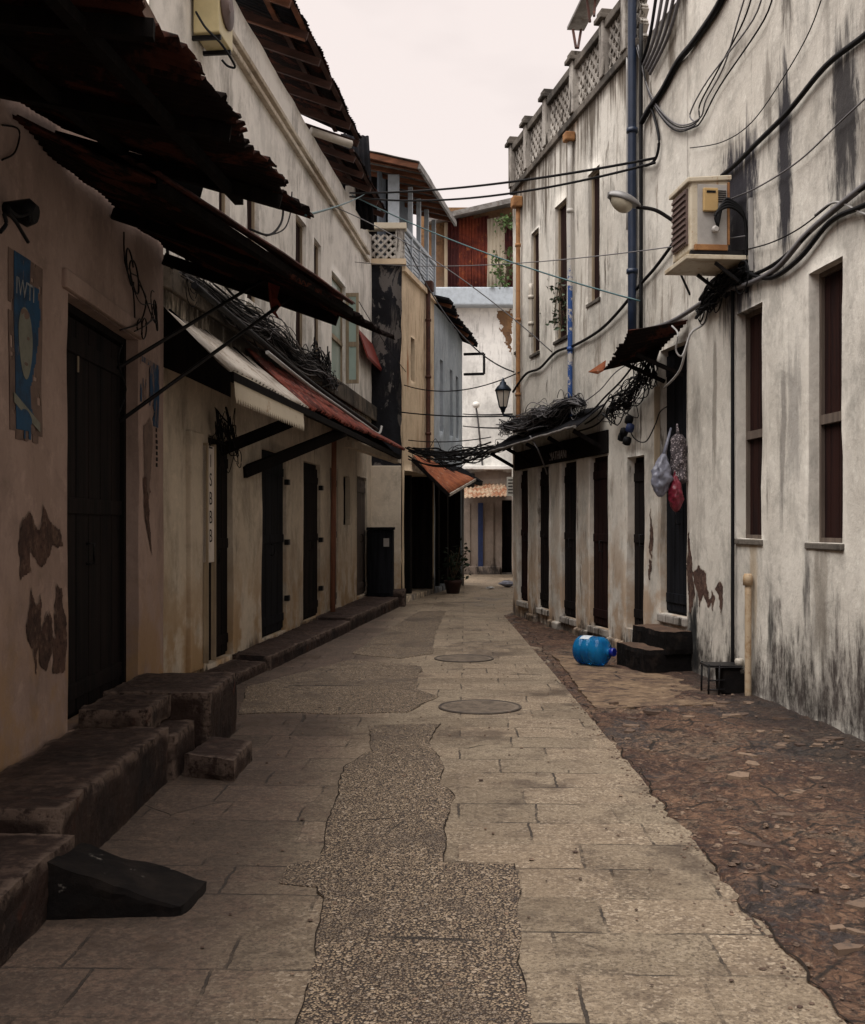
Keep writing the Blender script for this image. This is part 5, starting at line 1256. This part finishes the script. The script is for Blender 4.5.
# ================================================================ electric cabinet, planter, cloth, rooftop frame, plants
ec = thing('electric_cabinet', 'dark green metal electric cabinet against the cream wall below the flank', 'cabinet', (-1.0, 20.3, .2))
x0, x1 = U(367.5) * 19.9, U(393) * 19.9; zb, zt = CH + (HY - 597) / F * 19.9, CH + (HY - 530) / F * 19.9
m = MB(); m.box(x0, x1, 19.9, 20.5, zb, zt); m.build('casing', M['doorblue'], ec, bevel=.02)
m = MB(); m.box(x0 - .02, x1 + .02, 19.86, 20.52, zt + .002, zt + .05); m.build('lid', M['doorblue'], ec, bevel=.01)
m = MB(); m.box(x0 + .04, x1 - .04, 19.88, 19.898, zb + .06, zt - .06); d_ = m.build('door', M['doorblue'], ec, bevel=.006)
m = MB(); m.box(x1 - .17, x1 - .07, 19.872, 19.879, zt - .3, zt - .15); m.build('notice', M['acgrey'], d_)
pl = thing('potted_plant', 'dark leafy plant in a terracotta pot at the shop front far left', 'plant', (.62, 25, 0))
c = gp(453, 594)
m = MB(); m.lathe((c.x, c.y, .0), (0, 0, 1), [(0, .13), (.22, .18), (.24, .2), (.3, .2), (.3, .17), (.26, .16)], 16); m.build('pot', M['terracotta'], pl)
def leaves(name, mat, parent, base, spread, hgt, n, size, seed, droop=0.0):
    R = random.Random(seed); m = MB(); st = MB()
    for q in range(max(4, n // 14)):
        a = R.uniform(0, 6.28); e = base + Vector((math.cos(a) * spread * R.uniform(.3, 1), math.sin(a) * spread * R.uniform(.3, 1), hgt * R.uniform(.5, 1)))
        mid = base.lerp(e, .5) + Vector((R.uniform(-.1, .1), R.uniform(-.1, .1), .12)) * spread
        path = smooth_pts([base, mid, e], 6); st.tube(path, size * .08, 4)
        for k in range(14):
            p = R.choice(path[3:]) + Vector((R.gauss(0, 1), R.gauss(0, 1), R.gauss(0, 1) - droop)) * size * .9
            d = Vector((R.gauss(0, 1), R.gauss(0, 1), R.gauss(.1 - droop, .7))).normalized(); s_ = d.cross(Vector((R.gauss(0, 1), R.gauss(0, 1), R.gauss(0, 1)))).normalized(); L = size * R.uniform(.7, 1.4)
            u = d.cross(s_) * L * .12
            m.add([p, p + d * L * .5 + s_ * L * .28 + u, p + d * L, p + d * L * .5 - s_ * L * .28 + u], [(0, 1, 2), (0, 2, 3)])
    m.build('foliage', mat, parent); st.build('stem', M['twig'], parent)
leaves('x', M['shadegreen'], pl, Vector((c.x, c.y, .28)), .35, .75, 110, .13, 3)
sp = thing('wall_plant', 'bright green sapling sprouting beside the rusted sheets at the alley end', 'plant', WE(sE(503), zE(292), .3))
leaves('x', M['green'], sp, WE(sE(503), zE(293), .3), .42, 1.2, 130, .16, 5)
sp = thing('wall_plant', 'small green tuft growing near the eave above the sapling', 'plant', WE(sE(507), zE(230), .1))
leaves('x', M['green'], sp, WE(sE(508), zE(232), .35), .3, .3, 40, .16, 6)
sp = thing('wall_plant', 'grey green weeds hanging from a window slot of the right house', 'plant', Rf(Rf.S(560), 4.15, .1))
leaves('x', M['darkgreen'], sp, Rf(Rf.S(561), 4.95, .02), .14, -.75, 120, .075, 8, .3)
m = MB(); P = [(268, 281), (280, 286), (277, 298), (281, 305), (276, 312), (280, 320), (271, 312), (269, 300)]
q = [pt(x, y, 8.3 + .02 * math.sin(i * 2)) for i, (x, y) in enumerate(P)]; k = len(q)
m.add(q + [v + Vector((.0, .008, 0)) for v in q], [tuple(range(k)), tuple(range(2 * k - 1, k - 1, -1))] + [(i, k + i, k + (i + 1) % k, (i + 1) % k) for i in range(k)])
tag(m.build('hanging_rag', M['cloth']), 'rust red rag hanging from the torn awning over the alley', 'rag')
rt = thing('rooftop_shelter', 'small tilted sheet on brown posts above the right house parapet', 'shelter', Rf(Rf.S(583), 7.8, 0))
m = MB(); q = [pt(567, 30, 15.2), pt(584, 31, 15.2), pt(612, -22, 13.9), pt(592, -22, 13.9)]
m.add(q + [v + Vector((0, 0, .04)) for v in q], [(3, 2, 1, 0), (4, 5, 6, 7), (0, 1, 5, 4), (1, 2, 6, 5), (2, 3, 7, 6), (3, 0, 4, 7)]); m.build('sheet', M['zinc'], rt)
for (p0, p1) in (((576, 44), (573, 30)), ((578, 44), (581, 30)), ((590, 18), (587, 0)), ((594, 12), (596, -6))):
    Yq = 15.05 if p0[1] > 30 else 14.3
    m = MB(); m.bar(Rf.P(p0[0], p0[1] + 4, -.05), pt(p1[0], p1[1], Yq), .03, .03); m.build('post', M['brownpipe'], rt)

# dark clump by the near left wall
wl = thing('broken_wall_lamp', 'broken black lamp fitting with bent prongs at the left edge', 'lamp', WA.P(8, 225, .1))
m = MB(); m.lathe(WA.P(4, 208, .0), WA.n + Vector((0, 0, -.2)), [(0, .03), (.06, .05), (.12, .07), (.16, .045)], 10); m.build('housing', M['black'], wl)
for k, q in enumerate(([(8, 208), (14, 214), (20, 216), (28, 214), (28, 222)], [(8, 212), (16, 222), (22, 232), (28, 242)], [(4, 214), (6, 224), (0, 232)])):
    m = MB(); m.tube(smooth_pts([WA.P(x, y, .14) for x, y in q]), .010, 6); m.build('prong', M['black'], wl)

# ================================================================ cables
def cable(label, pts, r, mat='black', group='overhead and wall cables', k=6, name='cable'):
    m = MB(); m.tube(smooth_pts(pts, k), r, 5); return tag(m.build(name, M[mat]), label, 'cable', group)
def wn(*q, o=.035): return [Rn.P(x, y, o) for x, y in q]
def wf(*q, o=.035): return [Rf.P(x, y, o) for x, y in q]
gW = 'cables fixed along the right house wall'
cable('thick black cable climbing from the air conditioner up to the right edge', wn((900, 5), (865, 35), (826, 66), (788, 112), (752, 148), (737, 163), (722, 176)), .022, 'black', gW)
cable('heavy grey conduit sweeping under the air conditioner past the tall windows', wn((900, 160), (865, 185), (809, 232), (777, 268), (745, 285), (719, 292), (700, 304)) + wf((678, 318), (662, 325), (645, 330)), .024, 'cablegrey', gW)
cable('dark cable just under the heavy conduit below the air conditioner', wn((900, 190), (860, 207), (830, 222), (800, 258), (770, 278), (740, 272), (715, 280), (700, 300)), .02, 'black', gW)
cable('black cable hugging the heavy conduit above the first tall window', wn((880, 178), (845, 200), (818, 224), (790, 252), (768, 268), (735, 283), (712, 300), (696, 318)), .017, 'black', gW)
cable('pale wire fanning off the conduit to the right edge', wn((900, 222), (865, 214), (836, 202), (815, 215)), .009, 'cablepale', gW)
cable('thin wire crossing the wall from the top edge to the stain', wn((826, -15), (810, 30), (785, 75), (752, 122), (722, 142), (690, 148)), .005, 'black', gW)
cable('thin wire running from the right edge into the air conditioner', wn((880, 85), (840, 122), (800, 160), (760, 186), (728, 200)), .007, 'cablegrey', gW)
cable('fine wire dropping left from the fan of cables to the air conditioner shelf', wn((832, 203), (800, 228), (770, 243), (740, 251)), .006, 'black', gW)
for i, (x0, xm, ym, xe, lab) in enumerate(((742, 706, 108, 636, 'slack grey wire loop, outermost of the four under the top edge'), (748, 700, 112, 637, 'slack black wire loop just inside the outermost one'), (757, 690, 122, 638, 'slack grey wire loop reaching lowest on the wall'), (768, 702, 128, 640, 'slack thin wire loop furthest right at the top edge'))):
    cable(lab, wn((x0 + 8, -20), (x0 - 4, 20), (xm + 18, ym - 42), (xm, ym - 8), (700 - i * 2, 118 + i * 3)) + wf((680 - i, 125 + i * 2), (662, 112 + i * 2), (648, 88 + i), (xe, 45)), .008, 'cablegrey' if i % 2 == 0 else 'black', 'slack wire loops near the navy pipe')
cable('thick black sleeved bundle descending beside the navy pipe', wn((728, -15), (716, 10), (694, 42)) + wf((678, 62), (664, 88), (656, 100), (650, 108), (642, 122)), .035, 'black', gW)
cable('black loop of cable hanging beside the navy pipe', wf((643, 118), (650, 108), (655, 120), (659, 140), (656, 158), (648, 165), (640, 165)), .016, 'black', gW)
cable('long dark cable sagging from the conduit to the iron lantern', wf((690, 218), (672, 245), (655, 268), (640, 285), (620, 310), (600, 330), (575, 345), (556, 352), (540, 368), (526, 374)) + [pt(513, 392, 17.5)], .019, 'black', gW)
cable('thin pale wire from the torn canopy up to the navy pipe', wf((628, 340), (636, 300), (640, 250)), .006, 'cablepale', gW)
cable('pale cable draped down over the torn canopy to the bags doorway', wn((718, 290), (705, 322)) + [Rf.P(690, 335, .25), Rf.P(680, 370, .3), Rf.P(664, 388, .2)], .012, 'cablepale', gW)
cable('pale looped cord hanging at the torn canopy near the doorway', [Rf.P(672, 326, .4), Rf.P(678, 334, .45), Rf.P(676, 350, .45), Rf.P(682, 356, .4), Rf.P(688, 340, .3)], .009, 'cablepale', gW)
for i, (q, lab) in enumerate((([(655, 345), (640, 372), (625, 392), (610, 410), (596, 425), (575, 432)], 'black cable slanting from the torn canopy to the shop canopy'), ([(650, 365), (640, 380), (628, 392), (610, 398), (598, 415), (585, 424)], 'second black cable below it joining the shop canopy'), ([(645, 350), (622, 380), (606, 396), (590, 412), (560, 430)], 'third black cable running into the wire tangle'), ([(638, 358), (616, 372), (600, 390), (580, 405)], 'thin grey cable above the three black ones'))):
    cable(lab, wf(*q, o=.10 + .04 * i), .012 if i < 3 else .007, 'black' if i < 3 else 'cablegrey', gW)
cable('black cable loop hanging down by the narrow door of the right house', wf((632, 360), (634, 385), (628, 410), (632, 435), (645, 442), (655, 425), (660, 412), (668, 406), o=.06), .007, 'black', gW)
cable('loose cable dangling from the edge of the shop canopy', [Rf.P(530, 436, .42), Rf.P(538, 450, .36), Rf.P(544, 465, .2), Rf.P(547, 474, .08)], .011, 'cablegrey', gW)
# junction insulators
jn = thing('junction_box', 'cluster of black insulators hanging at the end of the shop canopy', 'insulators', Rf.P(628, 440, .1))
for k, (x, y) in enumerate(((627, 405), (629, 420), (624, 432), (630, 428), (622, 437), (627, 441))):
    m = MB(); m.lathe(Rf.P(x, y, .09), (.2, -.3, 1), [(-.05, .02), (-.04, .045), (0, .05), (.04, .045), (.05, .02)], 8); m.build('insulator', M['black'] if k != 3 else M['bluecol'], jn)
# tangles nobody could count
def tangle(name, label, P, n, r, seed, spread, mats=('black',), loops=.10):
    """slack runs between points of a path, hanging in shallow bows, and some coiled loops"""
    R = random.Random(seed); m = MB(); P = [Vector(p) for p in P]
    def at(t):
        t = max(0, min(.9999, t)) * (len(P) - 1); i = int(t); return P[i].lerp(P[i + 1], t - i)
    jit = lambda k=1.0: Vector((R.gauss(0, 1) * spread[0], R.gauss(0, 1) * spread[1], R.gauss(0, 1) * spread[2])) * k
    for _ in range(n):
        t0 = R.random(); ja, jb = jit(), jit()
        if R.random() < loops:
            c = at(t0) + ja * .6; rad = R.uniform(.05, .13) * (1 + spread[2] * 3); tl = R.uniform(-.5, .5); d = (at(min(1, t0 + .1)) - at(max(0, t0 - .1))).normalized()
            a0 = R.uniform(0, 6.28); q = [c + d * math.cos(a0 + a) * rad + Vector((tl * .1 * math.sin(a), 0, 1)) * math.sin(a0 + a) * rad * .8 + Vector((0, 0, -.01 * a)) for a in [k * .45 for k in range(R.randint(9, 17))]]
            m.tube(smooth_pts(q, 3), r * R.uniform(.7, 1.1), 4); continue
        if R.random() < .72: t0, t1 = R.uniform(0, .12), R.uniform(.86, 1)
        else: t1 = min(1, t0 + R.uniform(.3, .6))
        k_ = max(6, int(14 * (t1 - t0))); ctl = [jit() for _k in range(5)]; drop = R.uniform(0, .05)
        q = []
        for k in range(k_ + 1):
            f = k / k_; x = f * 3.999; i = int(x); e = math.sin(math.pi * min(.97, max(.03, f))) ** .6
            w = ctl[i].lerp(ctl[i + 1], (x - i) ** 2 * (3 - 2 * (x - i))) * e
            q.append(at(t0 + (t1 - t0) * f) + w - Vector((0, 0, drop * 4 * f * (1 - f))))
        m.tube(smooth_pts(q, 3), r * R.uniform(.6, 1.3), 4)
    return tag(m.build(name, M[mats[0]]), label, 'wire tangle', kind='stuff')
base = [Rf(Rf.S(p), 2.9 + .05 * math.sin(p), .22) for p in (602, 592, 580, 570, 560, 550, 540, 530, 522, 516)]
tangle('cable_tangle', 'dense nest of black wires heaped on the shop canopy', [b + Vector((0, 0, .13)) for b in base], 230, .0055, 3, (.09, .17, .07))
tangle('cable_tangle', 'grey wires mixed into the nest on the shop canopy', [b + Vector((0, 0, .12)) for b in base], 190, .0055, 4, (.10, .17, .075), ('cablegrey',))
base = [Rf.P(p, y, .15) for p, y in ((660, 345), (648, 365), (640, 380), (628, 395), (615, 405), (605, 415))]
tangle('cable_tangle', 'knot of thin wires between the torn canopy and shop canopy', base, 60, .006, 5, (.06, .10, .10))
base = [Rn.P(p, y, .08) for p, y in ((745, 268), (730, 278), (718, 285), (708, 300), (698, 312))]
tangle('cable_tangle', 'dark knot of wires below the air conditioner shelf', base, 55, .007, 6, (.03, .08, .06))
base = [WB(WB.sY(9.2 + k * .8), 3.62 + .04 * math.sin(k * 2), .16) for k in range(10)]
tangle('cable_tangle', 'tangle of wires along the ledge above the white lean-to roof', base, 75, .006, 7, (.06, .22, .10))
tangle('cable_tangle', 'grey wires coiled along the mossy ledge of the cream house', base, 40, .007, 8, (.06, .22, .09), ('cablegrey',))
base = [WB(WB.sY(Y), 3.85, .08) for Y in (14.9, 15.3, 15.8, 16.3)]
tangle('cable_tangle', 'bunch of wires on the wall below the third upper window', base, 26, .008, 9, (.03, .12, .14))
base = [WA.P(p, y, .06) for p, y in ((128, 262), (134, 280), (146, 298), (156, 306), (150, 320), (135, 330))]
tangle('cable_tangle', 'loops of thin black wire on the pier of the peach house', base, 9, .006, 10, (.012, .05, .05), loops=.75)
base = [WB(WB.sY(Y), z, .1) for Y, z in ((10.4, 2.6), (10.7, 2.4), (11.0, 2.45), (11.2, 2.15))]
tangle('cable_tangle', 'wires dangling under the lean-to by the first cream house door', base, 18, .006, 12, (.04, .12, .16))
base = [pt(405 + k * 10, 447 + 9 * math.sin(k * .33), 20.4 - .12 * k) for k in range(12)]
tangle('cable_tangle', 'mess of low wires strung across the alley over the orange awning', base, 46, .008, 13, (.10, .3, .09))
# left wires
gL = 'cables along the left houses'
cable('black cable loop hanging beneath the nearest torn awning', [WB.P(283, 190, .04), WB.P(283, 215, .1), WB.P(278, 228, .14), WB.P(268, 235, .12), WB.P(250, 229, .04)], .014, 'black', gL)
cable('second thin cable loop beneath the nearest torn awning', [WB.P(292, 192, .04), WB.P(290, 215, .09), WB.P(283, 230, .11), WB.P(266, 236, .05)], .009, 'black', gL)
cable('pale hose lying along the red lean-to roof to its far end', [WB(WB.sY(Y), z, .45) for Y, z in ((11, 3.22), (13, 3.14), (15, 3.1), (17, 3.06), (18.6, 3.04), (19.0, 3.2))], .022, 'cablepale', gL)
cable('black pipe lying behind the pale hose on the red lean-to roof', [WB(WB.sY(Y), z, .28) for Y, z in ((9.2, 3.5), (11, 3.42), (13, 3.33), (15, 3.27), (17, 3.24), (19.6, 3.2))], .032, 'black', gL)
cable('thin black cable slack along the ledge of the cream house', [WB(WB.sY(Y), z, .2) for Y, z in ((9.0, 4.3), (9.6, 3.95), (10.4, 3.75), (11.5, 3.68), (13, 3.55), (15, 3.5))], .012, 'black', gL)
cable('black cable arching from the peach house corner to the cream house ledge', [pt(166, 240, 9.1), pt(172, 268, 9.2), pt(190, 290, 9.8), pt(208, 305, 10.5)], .014, 'black', gL)
cable('short black cable from the torn awning down to the wire ledge', [pt(176, 242, 9.0), pt(192, 268, 9.4), pt(206, 290, 10.2), pt(212, 298, 10.6)], .012, 'black', gL)
cable('vertical thin wire on the peach house wall above the door', [WA.P(124, 232, .02), WA.P(125, 262, .02), WA.P(133, 290, .02), WA.P(135, 326, .02)], .006, 'black', gL)
cable('thin wire hooking down the wall at the left edge', [WA.P(2, 125, .02), WA.P(19, 130, .02), WA.P(15, 152, .02), WA.P(2, 160, .02)], .005, 'black', gL)
cable('wire looping from the near left door to the pier', [WA.P(120, 330, .04), WA.P(140, 322, .05), WA.P(146, 300, .05), WA.P(140, 285, .04)], .006, 'black', gL)
cable('thin cord running down the peach house door jamb', [WA.P(122, 345, .03), WA.P(118, 362, .05), WA.P(126, 390, .03), WA.P(118, 415, .03)], .005, 'black', gL)
cable('coiled wire hanging by the air conditioner on the left house', [pt(196, 12, 9.7), pt(206, 28, 9.6), pt(222, 45, 9.6), pt(235, 66, 9.7), pt(228, 66, 9.7), pt(222, 60, 9.7)], .011, 'black', gL)
# across the alley
gO = 'wires strung across the alley'
A_, B_ = Rf.P(655, 158, .06), WB.P(350, 193, .05)
cable('upper of the paired thick black cables across the sky', sag(A_, B_, .10), .016, 'black', gO, 2)
cable('lower of the paired thick black cables across the sky', sag(A_ - Vector((0, 0, .05)), B_ - Vector((0, 0, .06)), .20), .015, 'black', gO, 2)
cable('dark teal wire from the torn awning tip to the cream house', sag((-.75, 6.5, 3.33), WB.P(366, 193, .06), .03), .008, 'teal', gO, 2)
cable('teal cord slanting down across the alley to the navy pipe', sag(WB.P(352, 195, .05), Rf.P(640, 301, .06), .12), .010, 'teal', gO, 2)
cable('thin grey wire from the left moulding to the right house', sag(WB.P(330, 205, .05), Rf.P(552, 352, .05), -.2), .008, 'cablegrey', gO, 2)
cable('faint wire crossing level with the street lamp', sag(WB.P(355, 262, .05), Rn.P(745, 236, .05), .15), .006, 'cablegrey', gO, 2)
cable('black wire from the cream balcony house down to the lantern corner', sag(WCf.P(404, 240, .05), Rf.P(514, 372, .05), .45), .012, 'black', gO, 2)
cable('low wire from the blackened flank to the lantern', sag((-.62, 20.7, CH + 113 / F * 20.7), Rf.P(514, 416, .05), .04), .012, 'black', gO, 2)
cable('thin wire over the blue grey house to the right house', sag(WCf.P(404, 385, .04), Rf.P(520, 372, .05), .2), .010, 'black', gO, 2)
cable('thin line from the cream front up to the wire pair', sag(WCf.P(406, 372, .04), WB.P(358, 300, .04), .05), .007, 'black', gO, 2)
for i, (y0, y1, dr, lab) in enumerate(((447, 442, .28, 'top cable of the low bundle sagging to the shop canopy'), (451, 446, .42, 'second cable of the low bundle sagging to the shop canopy'), (456, 448, .55, 'third cable of the low bundle, thicker than the others'), (459, 452, .36, 'lowest cable of the low bundle near the orange awning'), (440, 437, .12, 'straight wire just above the low bundle'))):
    cable(lab, sag(WB(WB.L - .5, CH + (HY - y0) / F * 20.3, .75), Rf(Rf.S(515) , CH + (HY - y1) / F * 17.7, .4), dr * .45), .014 if i < 4 else .009, 'black', 'low cables over the alley end', 2)
for i, (x0, y0, x1, y1, Y0_, Y1_, lab) in enumerate(((463, 414, 515, 414, 32.9, 18, 'short level wire from the white end house to the lantern corner'), (463, 426, 512, 428, 32.9, 18.2, 'short lower wire parallel to it at the white end house'))):
    cable(lab, sag(pt(x0, y0, Y0_), pt(x1, y1, Y1_), .02), .016, 'black', gO, 2)
hb = thing('hanging_bulb', 'white lamp bulb on a thin post against the white end house', 'lamp', pt(476, 404, 32.9))
m = MB(); m.lathe(pt(476, 405, 32.9), (0, 0, 1), [(-.09, .06), (-.05, .1), (0, .12), (.06, .1), (.1, .05)], 12); m.build('globe', M['bulb'], hb)
m = MB(); m.tube([pt(476, 407, 32.95), pt(478, 420, 33.05), pt(483, 470, 33.15)], .03, 6); m.build('post', M['cablegrey'], hb)
lp = MB(); lp.tube([gp(463, 586), Vector((gp(463, 586).x, gp(463, 586).y, 2.45))], .03, 8)
tag(lp.build('metal_pole', M['cablepale']), 'thin pale metal pole beside the potted plant', 'pole')
# litter on the far ground
for i, (x, y, lab) in enumerate(((507, 588, 'crumpled dark plastic litter on the ground near the far corner'), (490, 590, 'small pale scrap of litter in the middle of the far paving'))):
    c = gp(x, y); m = MB(); R = random.Random(i + 30); vs = []; n = 9
    for a in range(5):
        for k in range(n):
            ph = 2 * math.pi * k / n; rr = (.22 if i == 0 else .1) * R.uniform(.6, 1.2) * math.sin(math.pi * (a + .4) / 5); vs.append(c + Vector((math.cos(ph) * rr, math.sin(ph) * rr * .7, .02 + (.16 if i == 0 else .06) * a / 4)))
    m.add(vs, [(a * n + k, a * n + (k + 1) % n, (a + 1) * n + (k + 1) % n, (a + 1) * n + k) for a in range(4) for k in range(n)])
    tag(m.build('litter', M['bagblue'] if i == 0 else M['cablepale']), lab, 'litter')

# ================================================================ light, sky, camera
EL, AZ = math.radians(70), math.radians(-128)          # sun height; azimuth from +Y, negative = left
wd = bpy.data.worlds.new('World'); S.world = wd; wd.use_nodes = True; nt = wd.node_tree
bg = nt.nodes['Background']
sky = nt.nodes.new('ShaderNodeTexSky'); sky.sky_type = 'NISHITA'; sky.sun_disc = False; sky.sun_elevation = EL; sky.sun_rotation = AZ
tc = nt.nodes.new('ShaderNodeTexCoord'); mp = nt.nodes.new('ShaderNodeMapping'); mp.inputs['Scale'].default_value = (1.2, 1.2, 3.2)
ns = nt.nodes.new('ShaderNodeTexNoise'); ns.inputs['Scale'].default_value = 1.3; ns.inputs['Detail'].default_value = 5; ns.inputs['Roughness'].default_value = .5
rp_ = nt.nodes.new('ShaderNodeValToRGB'); rp_.color_ramp.elements[0].position = .34; rp_.color_ramp.elements[1].position = .50
SK = 6.3
rp_.color_ramp.elements[0].color = (.74 * SK, .65 * SK, .61 * SK, 1); rp_.color_ramp.elements[1].color = (1.0 * SK, .88 * SK, .82 * SK, 1)
mx = nt.nodes.new('ShaderNodeMix'); mx.data_type = 'RGBA'; mx.inputs[0].default_value = .9
L = nt.links.new
L(tc.outputs['Generated'], mp.inputs['Vector']); L(mp.outputs[0], ns.inputs['Vector']); L(ns.outputs['Fac'], rp_.inputs['Fac'])
L(sky.outputs[0], mx.inputs[6]); L(rp_.outputs[0], mx.inputs[7]); L(mx.outputs[2], bg.inputs['Color'])
bg.inputs['Strength'].default_value = .1
sd = bpy.data.lights.new('Sun', 'SUN'); sd.energy = 3.6; sd.angle = math.radians(70); sd.color = (1.0, .965, .92)
so = bpy.data.objects.new('Sun', sd); COL.objects.link(so); so.location = (-6, 0, 14)
dirv = Vector((math.cos(EL) * math.sin(AZ), math.cos(EL) * math.cos(AZ), math.sin(EL)))
so.rotation_euler = dirv.to_track_quat('Z', 'Y').to_euler()

cd = bpy.data.cameras.new('Camera'); cam = bpy.data.objects.new('Camera', cd); COL.objects.link(cam)
cam.location = (0, 0, CH); cam.rotation_euler = (math.radians(90), 0, 0)
cd.sensor_fit = 'VERTICAL'; cd.sensor_height = 36; cd.sensor_width = 36; cd.lens = 36 * F / 1024
cd.shift_y = 13 / 1024; cd.clip_start = .05; cd.clip_end = 600
S.camera = cam
S.render.resolution_x, S.render.resolution_y = 865, 1024
vs_ = S.view_settings; vs_.view_transform = 'Standard'; vs_.look = 'None'; vs_.gamma = 1; vs_.exposure = 0.7; vs_.use_curve_mapping = False
S.cycles.max_bounces = 6; S.cycles.diffuse_bounces = 4; S.cycles.use_denoising = True
